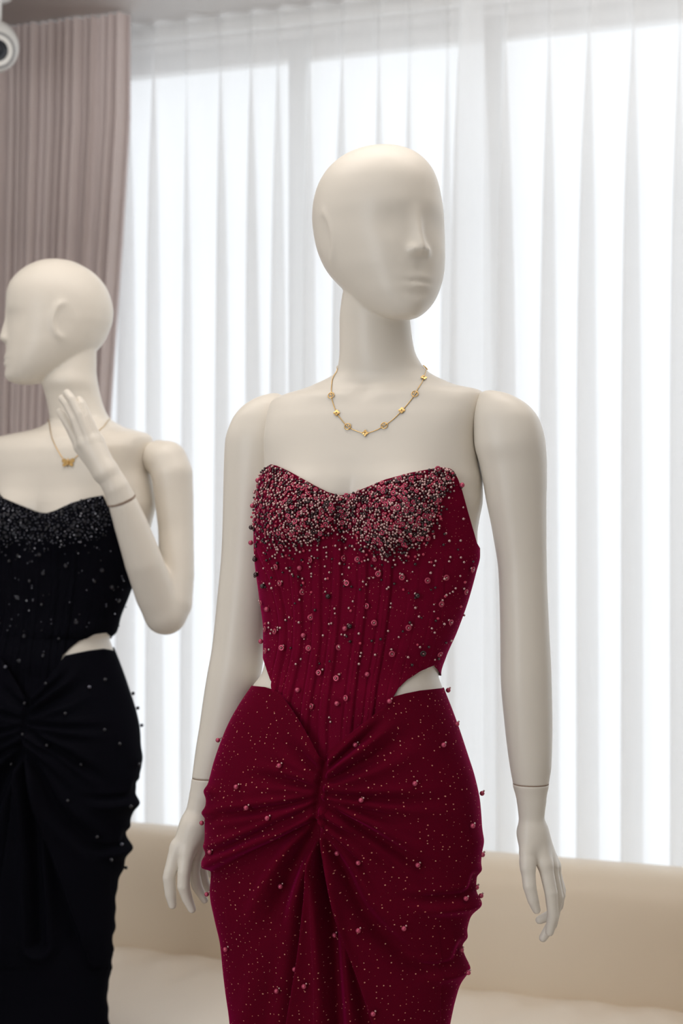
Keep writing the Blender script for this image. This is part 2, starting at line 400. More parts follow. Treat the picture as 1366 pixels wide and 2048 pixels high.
def Q(px, py, Y, rpx):
    v = P(px, py, Y); return (v[0], v[1], v[2], rpx/FPX*Y)

# ------------------------------------------------------------------ the room
S_ = 'structure'
def struct(o): o['kind'] = S_; return o
ZC = 2.80
struct(lbox('floor', -.72, 5.2, -.25, 6.2, -.08, 0, M_floor))
struct(lbox('ceiling', -.72, 5.2, -.25, 6.2, ZC, ZC+.1, M_ceil))
struct(lbox('wall_left', -.78, -.66, -.25, 6.2, 0, ZC, M_wall))
struct(lbox('wall_right', 5.1, 5.2, -.25, 6.2, 0, ZC, M_wall))
struct(lbox('wall_front', -.72, 5.2, 6.1, 6.2, 0, ZC, M_wall))
WA0, WA1, WZ1 = -.52, 4.6, 2.772
ob_ = thing('wall_back', 'x', 'x'); del ob_['label']; del ob_['category']; ob_['kind'] = S_
lbox('lintel', WA0, WA1, -.25, -.07, WZ1, ZC, M_wall, ob_)
lbox('pier', -.72, WA0, -.25, -.07, 0, ZC, M_wall, ob_)
lbox('pier', WA1, 5.2, -.25, -.07, 0, ZC, M_wall, ob_)
wn = thing('window_1', 'x', 'x'); del wn['label']; del wn['category']; wn['kind'] = S_
for a in (WA0+.03, .235, .79, 1.75, 2.7, 3.65, WA1-.03): lbox('mullion', a-.022, a+.022, -.19, -.13, .0, WZ1, M_frame, wn)
for z in (.03, WZ1-.02): lbox('rail', WA0, WA1, -.185, -.135, z-.03, z+.03, M_frame, wn)
for a0, a1 in zip((WA0+.05, .242, .812, 1.772, 2.722, 3.672), (.198, .768, 1.728, 2.678, 3.628, WA1-.05)):
    lbox('pane', a0, a1, -.163, -.157, .06, WZ1-.06, M_glass, wn)

# ------------------------------------------------------------------ curtains
def curtain(name, afun, b0, z0, z1, npl, over, depth, m, label, nz=60, seed=0, nper=18, topfrac=.35):
    """cloth hanging in Z-shaped folds gathered at the heading"""
    r = np.random.RandomState(seed); n = npl*nper+1; s = np.linspace(0, npl, n)
    jp = np.interp(s, np.arange(npl+1), r.uniform(-.22, .22, npl+1)); amp = np.interp(s, np.arange(npl+1)+.0, r.uniform(.75, 1.2, npl+1))
    ph2 = r.uniform(0, 6.28, npl+1); ph2 = np.interp(s, np.arange(npl+1), ph2)
    V = []
    for i in range(nz):
        v = i/(nz-1); z = z1+(z0-z1)*v; a0, a1 = afun(z); drop = z1-z
        g = topfrac+(1-topfrac)*(1-math.exp(-drop/.42)); g2 = 1-math.exp(-drop/.08)
        th = 2*np.pi*s; p = (a1-a0)/npl
        x = s+jp*(.35+.65*g)-over*g*amp*np.sin(th)+.02*np.sin(ph2+drop*2.2)*g
        bb = depth*(.35+.65*g)*amp*np.cos(th-.5*math.pi*1.0)+.006*np.sin(ph2*3+drop*1.7)*g
        a = a0+x/npl*(a1-a0); V.append([L(aa, b0+b2, z) for aa, b2 in zip(a, bb)])
    V = np.array(V).reshape(-1, 3)
    o = link(name, npmesh(name, V, grid_faces(nz, n, False)), m); return tag(o, label, 'curtain')
curtain('sheer_curtain', lambda z: (-.30, .80), .04, .03, ZC-.006, 12, .42, .022, M_sheer, topfrac=.12, label=
        'white sheer voile curtain hanging beside the mauve drape', seed=3)
curtain('sheer_curtain', lambda z: (.765, 2.6), .10, .03, ZC-.006, 17, .42, .025, M_sheer, topfrac=.12, label=
        'white sheer voile curtain at right, behind the head of the burgundy-dressed mannequin', seed=9)
def mauve_edge(z):
    py = HY-(z-CAMZ)*730; px = np.interp(py, [60, 250, 500, 700, 850, 1100, 1700], [281, 279, 262, 247, 236, 228, 224])
    return (-.645, (px-300)/730-.135+.005)
curtain('blackout_curtain', mauve_edge, .13, .03, ZC-.004, 19, .28, .018, M_mauve,
        'heavy mauve-grey pleated drape in the left corner behind the black-dressed mannequin', seed=5, topfrac=.6)
# curtain track recessed against the ceiling
tk = lbox('curtain_track', -.62, 4.7, -.03, -.005, ZC-.03, ZC, M_frame); tag(tk, 'white curtain track along the ceiling above the sheer curtains', 'rail')

# ------------------------------------------------------------------ sofa
sofa = thing('sofa', 'long cream leather sofa with rounded back standing behind the mannequins', 'sofa', L(1.4, .75, 0))
def sofa_sweep(name, prof, a0, a1, m, wob=None, n=160):
    A = np.linspace(a0, a1, n); V = []
    for i, a in enumerate(A):
        e = min(1, min(a-a0, a1-a)/.06); e = math.sqrt(max(0, 1-(1-e)**2))*.12+.88 if e < 1 else 1
        pc = np.mean(prof, 0)
        for b, z in prof:
            bb, zz = pc[0]+(b-pc[0])*e, pc[1]+(z-pc[1])*e
            if wob is not None: bb, zz = wob(a, bb, zz)
            V.append(L(a, bb+.075*(a+.2), zz))
    k = len(prof); V = np.array(V); F = [list(f) for f in grid_faces(n, k)]
    V = np.vstack([V, V[:k].mean(0), V[-k:].mean(0)]); c = n*k
    F += [[(j+1) % k, j, c] for j in range(k)]+[[(n-1)*k+j, (n-1)*k+(j+1) % k, c+1] for j in range(k)]
    return link(name, pymesh(name, V, F), m, sofa)
def sup(bc, zc, hb, hz, e=.5, n=48, tilt=0):
    t = np.linspace(0, 2*np.pi, n, endpoint=False); b = hb*np.sign(np.cos(t))*np.abs(np.cos(t))**e; z = hz*np.sign(np.sin(t))*np.abs(np.sin(t))**e
    return [(bc+x*math.cos(tilt)-y*math.sin(tilt), zc+x*math.sin(tilt)+y*math.cos(tilt)) for x, y in zip(b, z)]
def seat_w(a, b, z):
    if z > .3:
        z += .006*math.sin(9*a+5*b)*math.exp(-((b-.75)/.25)**2)+.0045*math.sin(31*a+22*b+2*math.sin(5*a))*math.exp(-((b-.62)/.13)**2)+.003*math.sin(60*a-35*b)*math.exp(-((b-.60)/.07)**2)
    return b, z
SB = -.02
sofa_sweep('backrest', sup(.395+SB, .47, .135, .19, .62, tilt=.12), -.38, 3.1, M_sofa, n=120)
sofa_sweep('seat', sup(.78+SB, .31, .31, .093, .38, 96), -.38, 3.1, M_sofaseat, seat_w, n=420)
sofa_sweep('base', sup(.66+SB, .14, .36, .09, .35), -.36, 3.08, M_sofa, n=40)
for a in (-.25, 1.35, 2.95):
    for b in (.42, .9): lbox('leg', a-.025, a+.025, b-.025, b+.025, 0, .06, M_steel, sofa, .004)

# ------------------------------------------------------------------ security camera
def lathe(prof, c, axis, n=32):
    axis = Vector(axis).normalized(); q = axis.to_track_quat('Z', 'Y'); th = np.linspace(0, 2*np.pi, n, endpoint=False); V = []
    for r, h in prof:
        for t in th: V.append(Vector(c)+q@Vector((r*math.cos(t), r*math.sin(t), h)))
    V = np.array([tuple(v) for v in V]); return V, grid_faces(len(prof), n)
cc = P(-14, 92, 3.55); cct = np.array([cc[0], cc[1], ZC])
scam = thing('security_camera', 'white dome security camera with black lens on the ceiling corner', 'camera', tuple(cct))
V, F = lathe([(0, 0), (.052, 0), (.055, -.012), (.05, -.05), (.045, -.075), (.022, -.082), (.020, -.15), (0, -.152)], cct, (0, 0, 1)); link('mount', npmesh('mount', V, F), M_white, scam)
pr = [(.064*math.sin(t), .064*math.cos(t)) for t in np.linspace(.62, math.pi, 18)]; pr = [(.0, .05), (.034, .05)]+pr
ldir = (.42, -.80, -.50)
V, F = lathe(pr, cc, ldir); link('housing', npmesh('housing', V, F), M_white, scam)
pr = [(.036*math.sin(t), .036*math.cos(t)+.026) for t in np.linspace(0.0, 1.7, 12)]
V, F = lathe(pr, cc, ldir); ln = link('lens', npmesh('lens', V, F), M_black, scam); ln['label'] = 'black glass camera lens'
V, F = lathe([(.037, .048), (.040, .056), (.044, .052), (.044, .046)], cc, ldir); link('lens_ring', npmesh('lens_ring', V, F), M_grey, scam)

# ------------------------------------------------------------------ the mannequins
PSI = math.radians(18)
Y1 = FPX/1500.0; Y2 = FPX/1077.0
ZB = CAMZ-(1042-HY)/1500.0
def bust(zb=ZB, yaw=0):
    def f(X, Fr, Z, su, cu):
        fr = np.clip(cu, 0, 1)**.7
        ax = np.abs(X); dz = Z-zb
        d = .030*np.exp(-((ax-.074)/.046)**2)*np.exp(-(dz/np.where(dz > 0, .060, .042))**2)
        d = d-.006*np.exp(-(X/.016)**2)*np.exp(-((dz+.002)/.045)**2)
        # collar bones and the notch between them
        zc = CAMZ-(800-HY)/1500.0+.10*ax
        d = d+.0016*np.exp(-((Z-zc)/.007)**2)*np.clip((ax-.012)/.02, 0, 1)*np.clip((.12-ax)/.04, 0, 1)
        d = d-.003*np.exp(-(X/.012)**2)*np.exp(-((Z-(CAMZ-(788-HY)/1500.0))/.012)**2)
        # navel region flattening, spine furrow
        Fr = Fr+d*fr
        bk = np.clip(-cu, 0, 1); Fr = Fr+.006*np.exp(-(X/.02)**2)*bk
        return X, Fr
    return f
#        py   lx   rx   w  f    b    c     p
T1 = [(500, 700, 800, 1, 1.0, 1.0, .02, 1), (560, 690, 812, 1, 1.0, 1.0, .012, 1), (600, 681, 818, 1, 1.0, 1.0, .008, 1), (640, 677, 822, 1, 1.0, 1.0, .002, 1), (700, 677, 831, 1, 1.0, 1.0, -.006, 1),
      (728, 674, 845, 1, .93, .95, -.01, 1), (742, 669, 857, 1, .85, .88, -.012, 1), (752, 655, 872, 1, .74, .78, -.014, .97), (762, 632, 892, 1, .62, .66, -.015, .95), (775, 597, 922, 1, .50, .52, -.014, .92),
      (780, 577, 946, 1, .46, .48, -.013, .86), (786, 560, 966, 1, .43, .45, -.012, .80), (795, 543, 973, 1, .415, .43, -.010, .74), (812, 535, 971, 1, .42, .44, -.006, .70), (840, 529, 964, 1, .45, .46, -.002, .70), (880, 525, 958, 1, .49, .50, 0, .74),
      (930, 526, 962, 1, .54, .52, 0, .84), (965, 521, 968, 1, .56, .52, 0, .88), (1000, 514, 968, 1, .56, .52, 0, .9), (1040, 511, 961, 1, .55, .52, 0, .92), (1070, 510, 957, 1, .54, .52, 0, .94),
      (1110, 511, 957, 1, .55, .52, 0, .96), (1140, 514, 950, 1, .57, .53, 0, .96), (1200, 522, 933, 1, .60, .55, 0, .96), (1260, 529, 911, 1, .64, .58, 0, .96), (1310, 529, 889, 1, .68, .60, 0, .96),
      (1345, 523, 879, 1, .68, .62, 0, .96), (1375, 503, 888, 1, .65, .64, 0, .94), (1410, 480, 902, 1, .62, .64, 0, .93), (1450, 458, 917, 1, .58, .64, 0, .92), (1500, 438, 934, 1, .55, .62, 0, .92),
      (1550, 423, 950, 1, .53, .62, 0, .92), (1600, 414, 960, 1, .52, .61, 0, .92), (1650, 413, 963, 1, .51, .60, 0, .92), (1700, 415, 962, 1, .50, .58, 0, .92), (1750, 416, 955, 1, .50, .56, 0, .92),
      (1800, 420, 944, 1, .50, .55, 0, .92), (1850, 430, 932, 1, .50, .55, 0, .92), (1900, 441, 924, 1, .50, .55, 0, .92), (1950, 446, 918, 1, .5, .55, 0, .92), (2000, 452, 906, 1, .5, .55, 0, .92),
      (2048, 459, 897, 1, .5, .55, 0, .92), (2200, 472, 884, 1, .5, .55, 0, .92), (2330, 478, 872, 1, .5, .55, 0, .92)]
def M2(x, y): return (x-688)*.718+84, (y-HY)*.718+HY
T2 = [(640, 112, 190, 1, 1, 1, 0, 1), (700, 108, 195, 1, 1, 1, 0, 1), (740, 92, 195, 1, 1, 1, 0, 1), (765, 82, 198, 1, 1.0, 1, -.0, 1), (790, 88, 203, 1, .95, .97, -.006, 1), (820, 95, 213, 1, .92, .95, -.01, 1),
      (838, 97, 224, 1, .85, .9, -.012, 1), (848, 86, 240, 1, .74, .78, -.014, .97), (857, 64, 257, 1, .60, .64, -.015, .94), (865, 22, 284, 1, .49, .51, -.013, .88), (871, -8, 301, 1, .44, .46, -.01, .80),
      (884, -28, 308, 1, .47, .44, -.006, .74), (905, -32, 306, 1, .51, .46, 0, .72), (940, -33, 304, 1, .54, .5, 0, .74), (975, -33, 310, 1, .54, .52, 0, .84), (1010, -36, 314, 1, .56, .52, 0, .88), (1040, -40, 308, 1, .56, .52, 0, .9),
      (1070, -43, 299, 1, .55, .52, 0, .92), (1105, -43, 287, 1, .55, .52, 0, .95), (1140, -40, 275, 1, .57, .53, 0, .96), (1187, -34, 258, 1, .60, .55, 0, .96), (1230, -30, 241, 1, .64, .58, 0, .96), (1262, -32, 232, 1, .68, .61, 0, .96)]
for r in T1:
    if r[0] > 1340:
        x0, y0 = M2(r[1], r[0]); x1, _ = M2(r[2], r[0]); T2.append((y0, x0, x1, *r[3:]))
HEAD1 = [(288.5, 752, 772), (292, 722, 800), (300, 697, 824), (315, 671, 846), (340, 646, 866), (370, 631, 878), (400, 625, 884), (420, 624, 887), (450, 627, 889), (480, 633, 890), (510, 644, 890), (535, 658, 889),
         (555, 674, 886), (570, 688, 882), (585, 702, 877), (600, 718, 870), (612, 733, 862), (622, 748, 853), (630, 764, 844), (636, 780, 835), (640, 800, 822)]
HEAD2 = [(517.5, 100, 122), (521, 82, 145), (530, 60, 166), (545, 38, 190), (570, 18, 212), (590, 12, 221), (605, 11, 225), (620, 11, 227), (640, 13, 225), (655, 13, 220), (675, 13, 211), (690, 12, 201), (705, 11, 186), (720, 10, 167), (735, 10, 146),
         (748, 11, 124), (757, 13, 106), (764, 19, 90), (768, 28, 78), (770, 40, 66)]
ARM1L = [(787, 541, 556, 1), (791, 524, 566, 1), (800, 504, 574, .98), (815, 483, 580, .9), (840, 464, 582, .86), (885, 450, 580, .88), (960, 447, 573, .97), (1050, 445, 564, 1), (1100, 443, 556, 1), (1200, 434, 544, 1),
         (1300, 423, 530, 1), (1350, 414, 522, 1), (1400, 406, 508, 1), (1450, 399, 491, 1), (1500, 391, 472, 1), (1554, 384, 449, 1)]
ARM1R = [(781.5, 970, 990, 1), (785, 961, 1008, 1), (795, 956, 1032, .98), (812, 951, 1058, .88), (840, 947, 1079, .84), (885, 948, 1091, .86), (930, 959, 1094, .92), (965, 966, 1094, .96), (1000, 972, 1093, 1), (1060, 984, 1093, 1), (1150, 997, 1094, 1),
         (1250, 1000, 1098, 1), (1350, 1001, 1103, 1), (1450, 1009, 1105, 1), (1530, 1019, 1103, 1), (1566, 1025.5, 1098, 1)]
def arm_rows(A, fr=None): return [(y, a, b, 1, 1.0 if y > 900 else 1.02, 1.0 if y > 900 else 1.02, 0, p) for y, a, b, p in A]

def fingers_r(Yc, T=lambda x, y: (x, y), s=1.0):
    D = lambda x, y, d, r: Q(*T(x, y), Yc+d, r*s)
    fore = [D(1061.7, 1540, 0, 38.6), D(1061.7, 1566, 0, 36.2), D(1063, 1600, 0, 29.5), D(1063, 1640, 0, 25), D(1066, 1672, 0, 25)]
    palms = [[D(1066, 1665, 0, 24), D(1090, 1728, -.012, 15.5)], [D(1068, 1665, .003, 24), D(1100, 1732, .008, 16)], [D(1068, 1668, .006, 22), D(1106, 1732, .026, 15)],
             [D(1066, 1665, .008, 20), D(1106, 1730, .042, 13)], [D(1058, 1668, -.004, 20), D(1054, 1705, -.016, 16), D(1055, 1735, -.022, 14)]]
    fing = [[D(1055, 1725, -.020, 15), D(1059, 1772, -.026, 13.5), D(1066, 1800, -.026, 11.5), D(1073, 1820, -.024, 8.5)],
            [D(1090, 1728, -.012, 15), D(1102, 1785, -.016, 13), D(1106, 1830, -.014, 11.5), D(1099, 1864, -.010, 9)],
            [D(1100, 1732, .008, 15), D(1115, 1795, .006, 12.5), D(1104, 1848, .006, 11), D(1086, 1876, .006, 8.5)],
            [D(1106, 1732, .026, 14), D(1120, 1790, .026, 11.5), D(1102, 1830, .024, 10.5), D(1079, 1840, .022, 8.5)],
            [D(1106, 1730, .042, 12), D(1122, 1780, .044, 10), D(1118, 1812, .043, 9), D(1104, 1832, .040, 7.5)]]
    return fore, palms, fing
def fingers_l(Yc, T=lambda x, y: (x, y), s=1.0):
    D = lambda x, y, d, r: Q(*T(x, y), Yc+d, r*s)
    fore = [D(419, 1525, 0, 35), D(416.5, 1554, 0, 32.5), D(407, 1590, 0, 28), D(397, 1625, 0, 25), D(388, 1655, 0, 26)]
    palms = [[D(386, 1650, -.004, 24), D(356, 1698, -.010, 15)], [D(390, 1655, -.006, 24), D(375, 1705, -.014, 15)], [D(395, 1658, 0, 22), D(392, 1705, .004, 15)], [D(398, 1660, .004, 20), D(404, 1700, .018, 13)],
             [D(404, 1640, .010, 16), D(420, 1680, .03, 13)]]
    fing = [[D(355, 1692, -.010, 15), D(341, 1742, -.014, 13), D(338, 1755, -.014, 12.8), D(341, 1788, -.012, 11.5), D(345, 1810, -.010, 8.5)],
            [D(374, 1700, -.014, 15), D(368, 1745, -.020, 13), D(367, 1772, -.020, 12.8), D(374, 1796, -.014, 11), D(384, 1818, -.010, 8.5)],
            [D(392, 1702, .004, 14), D(388, 1745, .000, 12), D(394, 1772, .004, 11), D(409, 1800, .008, 7.5)],
            [D(404, 1698, .018, 12.5), D(403, 1735, .016, 10.5), D(409, 1762, .020, 9.5), D(421, 1786, .024, 7)],
            [D(418, 1676, .030, 13), D(425, 1715, .034, 11), D(424, 1748, .034, 9)]]
    return fore, palms, fing

def arm_mesh(name, rows, Y0, m, parent, yaw):
    lf = Loft(rows, Y0, yaw); V, F = lf.closed(72, 260); return link(name, pymesh(name, V, F), m, parent), lf
def bvh_of(V, F): return BVHTree.FromPolygons([tuple(v) for v in V], [tuple(int(i) for i in f) for f in F])
def cast(bvh, px, py):
    d = Vector(P(px, py, 1.0)-np.array([0, 0, CAMZ])).normalized(); h = bvh.ray_cast(Vector((0, 0, CAMZ)), d)
    return (np.array(h[0]), np.array(h[1])) if h[0] is not None else (None, None)

def head_wf(z0, z1):
    def f(v): z = v[:, 2]; return np.clip((z1-z)/.02, 0, 1)*np.clip((z-z0)/.02, 0, 1)
    return f
def stand(parent, x, y, ztop):
    V, F = tube([(x, y, .012), (x, y, ztop)], .014, 20); link('stand_pole', pymesh('stand_pole', V, F), M_steel, parent)
    V, F = lathe([(0, 0), (.16, 0), (.165, .004), (.165, .009), (.16, .012), (0, .012)], (x, y, 0), (0, 0, 1), 48); link('stand_base', npmesh('stand_base', V, F), M_steel, parent)

# --- mannequin in front
def under(T, y0, k):
    out = []
    for r in T:
        e = min(1, max(0, (r[0]-y0)/(45*k))); e2 = min(1, max(0, (r[0]-y0-230*k)/(120*k))); out.append((r[0], r[1]+(11*e+10*e2)*k, r[2]-(11*e+10*e2)*k, r[3], r[4]-.045*e-.10*e2, r[5]-.03*e, *r[6:]))
    return out
tor1 = Loft(under(T1, 1385, 1), Y1, PSI, bumps=bust(), inset=2.0)
bx1 = float(tor1.g('cx', .9)); man1 = thing('mannequin', 'cream featureless mannequin facing forward, wearing the burgundy dress', 'mannequin', (bx1, Y1, 0))
hd1 = make_head(HEAD1, Y1-.012, -math.radians(27), 288, 640.5, ear=.5)
v, q = remesh([tor1.closed(220, 560), hd1.closed(220, 260)], .0021, 2, head_wf(CAMZ-(650-HY)/1500, CAMZ-(585-HY)/1500), 4)
body1 = link('body', npmesh('body', v, q), M_skin, man1); bvh1 = bvh_of(v, q)
YL, YR = Y1+.085, Y1-.055
al, _ = arm_mesh('arm', arm_rows(ARM1L), YL, M_skin, man1, PSI)
ar, _ = arm_mesh('arm', arm_rows(ARM1R), YR, M_skin, man1, PSI)
def wristring(px0, px1, py, Y, parent):
    c = P((px0+px1)/2, py, Y); r = (px1-px0)/2/FPX*Y; V, F = lathe([(0, -.0006), (r*.985, -.0006), (r*.985, .0006), (0, .0006)], c, (0, 0, 1), 48)
    o = link('wrist_joint', npmesh('wrist_joint', V, F), M_seam, parent)
wristring(1025.5, 1098, 1566.8, YR, ar); wristring(384, 449, 1554.8, YL, al)
f_, p_, g_ = fingers_r(YR); build_hand('hand', f_, p_, g_, M_skin, ar, clip=(tuple(P(1062, 1567.6, YR)), (0, 0, 1)))
f_, p_, g_ = fingers_l(YL); build_hand('hand', f_, p_, g_, M_skin, al, clip=(tuple(P(416, 1555.6, YL)), (0, 0, 1)))
stand(man1, bx1, Y1, .62)

# --- mannequin at the left
PS2 = math.radians(24)
tor2 = Loft(under(T2, 1308, .718), Y2, PS2, bumps=bust(), inset=2.0)
bx2 = float(tor2.g('cx', .9)); man2 = thing('mannequin', 'cream mannequin in profile with one hand raised to its neck, wearing the black dress', 'mannequin', (bx2, Y2, 0))
hd2 = make_head(HEAD2, Y2+.0, math.radians(74), 517, 770.5, ear=1.0)
v, q = remesh([tor2.closed(200, 460), hd2.closed(200, 220)], .0026, 2, head_wf(CAMZ-(775-HY)/1077, CAMZ-(725-HY)/1077), 5)
body2 = link('body', npmesh('body', v, q), M_skin, man2); bvh2 = bvh_of(v, q)
A2 = [(M2(a, y)[1], M2(a, y)[0], M2(b, y)[0], p) for y, a, b, p in ARM1L]
YL2 = Y2+.12
al2, _ = arm_mesh('arm', [(y, a, b, 1, 1, 1, 0, p) for y, a, b, p in A2], YL2, M_skin, man2, PS2)
f_, p_, g_ = fingers_l(YL2, M2, .718); build_hand('hand', f_, p_, g_, M_skin, al2, clip=(tuple(P(*M2(416, 1555.6), YL2)), (0, 0, 1)), h=.002)
U = 2.57
def D2(x, y, Y, r): return Q(x, y, Y, r)
upper = [D2(319, 916, U+.014, 36.5), D2(334, 922, U+.005, 41), D2(344, 948, U, 41.5), D2(348, 995, U, 39), D2(352, 1060, U-.005, 35.5), D2(353, 1150, U-.02, 35.5), D2(344, 1205, U-.03, 41), D2(331, 1226, U-.035, 43)]
fore = [D2(331, 1226, U-.035, 43), D2(312, 1190, U-.05, 41), D2(288, 1125, U-.075, 38.5), D2(262, 1050, U-.095, 33.5), D2(243.5, 1001, U-.11, 28.5), D2(236, 983, U-.115, 27)]
sc_n = np.array(fore[4][:3])-np.array(fore[5][:3]); sc_n = -sc_n/np.linalg.norm(sc_n); sc_p = np.array(fore[4][:3])
ar2 = build_hand('arm', upper, [fore], [], M_skin, man2, clip=(tuple(sc_p-sc_n*.0005), tuple(sc_n)), h=.0024, k=.004, local=True, sm=14)
W = U-.12
D = lambda x, y, d, r: Q(x, y, W+d, r)
hf = [fore[3], fore[4], D(233, 976, .003, 26.5), D(214, 945, 0, 25)]
pal = [[D(213, 943, 0, 22), D(193, 880, 0, 14)], [D(212, 943, -.004, 22), D(181, 882, -.006, 14)], [D(208, 944, -.002, 21), D(168, 886, -.004, 13.5)], [D(204, 946, .004, 18), D(160, 895, .008, 12.5)], [D(220, 945, .012, 16), D(190, 905, .03, 12)]]
fg = [[D(193, 882, 0, 13.5), D(174, 833, -.004, 9), D(164, 808, -.002, 8.2), D(158, 800, .002, 8)],
      [D(181, 882, -.006, 13.5), D(158, 828, -.012, 9), D(143, 798, -.010, 8.2), D(134, 786, -.004, 8)],
      [D(168, 886, -.004, 13), D(148, 838, -.008, 8.8), D(133, 808, -.004, 8), D(124, 797, .002, 7.8)],
      [D(160, 893, .008, 12), D(141, 858, .008, 9.5), D(126, 833, .010, 8.2), D(119, 823, .012, 7)],
      [D(190, 903, .03, 12), D(172, 865, .04, 10), D(160, 845, .045, 8.5)]]
build_hand('hand', hf, pal, fg, M_skin, ar2, clip=(tuple(sc_p+sc_n*.0005), tuple(-sc_n)), h=.0015, k=.007)
V, F = lathe([(0, -.0005), (.0253, -.0005), (.0253, .0005), (0, .0005)], tuple(sc_p), tuple(sc_n), 48); link('wrist_joint', npmesh('wrist_joint', V, F), M_seam, ar2)
stand(man2, bx2, Y2, .62)

# ------------------------------------------------------------------ dresses
def curve(pts): x = [p[0] for p in pts]; y = [p[1] for p in pts]; return lambda X: np.interp(X, x, y)
def solve_edge(loft, u, cfun, yl, yr, off, T):
    """height on the body where the seam curve passes, for every direction u"""
    z = np.full_like(u, float(np.mean(loft.z))); z[:] = CAMZ-(T(688, cfun(700.))[1]-HY)/FPX*loft.Y0
    for it in range(14):
        n = loft.normal(u, z); Pt = loft.eval(u, z)+n*off; pp = proj(Pt)
        xm, ym = T.inv(pp[:, 0], pp[:, 1]); view = (Pt-np.array([0, 0, CAMZ])); fac = -(n*view).sum(1)/np.linalg.norm(view, axis=1)
        fx = xm; lo, hi = xm.min(), xm.max(); tt = (xm-lo)/(hi-lo)
        yb = yl+(yr-yl)*tt; tgt = np.where(fac > 0, cfun(fx), yb)
        _, ty = T(xm, tgt); z = .5*z+.5*(CAMZ-(ty-HY)/FPX*Pt[:, 1])
    return z
class TId:
    def __call__(s, x, y): return x, y
    def inv(s, x, y): return x, y
class TM2:
    def __call__(s, x, y): return (x-688)*.718+84, (y-HY)*.718+HY
    def inv(s, x, y): return (x-84)/.718+688, (y-HY)/.718+HY
def seg_dist(Pxy, poly):
    """signed distance (positive to the right of travel in the picture of the front) and arc fraction"""
    poly = np.array(poly, float); seg = np.linalg.norm(np.diff(poly, axis=0), axis=1); cum = np.r_[0, np.cumsum(seg)]
    best = np.full(len(Pxy), 1e9); sd = np.zeros(len(Pxy)); tt = np.zeros(len(Pxy))
    for i in range(len(poly)-1):
        a, b = poly[i], poly[i+1]; ab = b-a; t = np.clip(((Pxy-a)@ab)/(ab@ab), 0, 1); c = a+t[:, None]*ab; dv = Pxy-c; d = np.hypot(dv[:, 0], dv[:, 1])
        s = np.sign(ab[0]*dv[:, 1]-ab[1]*dv[:, 0]); m = d < best
        best[m] = d[m]; sd[m] = (s*d)[m]; tt[m] = ((cum[i]+t*seg[i])/cum[-1])[m]
    return best, sd, tt
def smooth_poly(p, n=24):
    p = np.array(p, float); s = np.r_[0, np.cumsum(np.linalg.norm(np.diff(p, axis=0), axis=1))]; si = np.linspace(0, s[-1], n)
    return np.stack([pchip(s, p[:, k], si) for k in range(2)], 1)
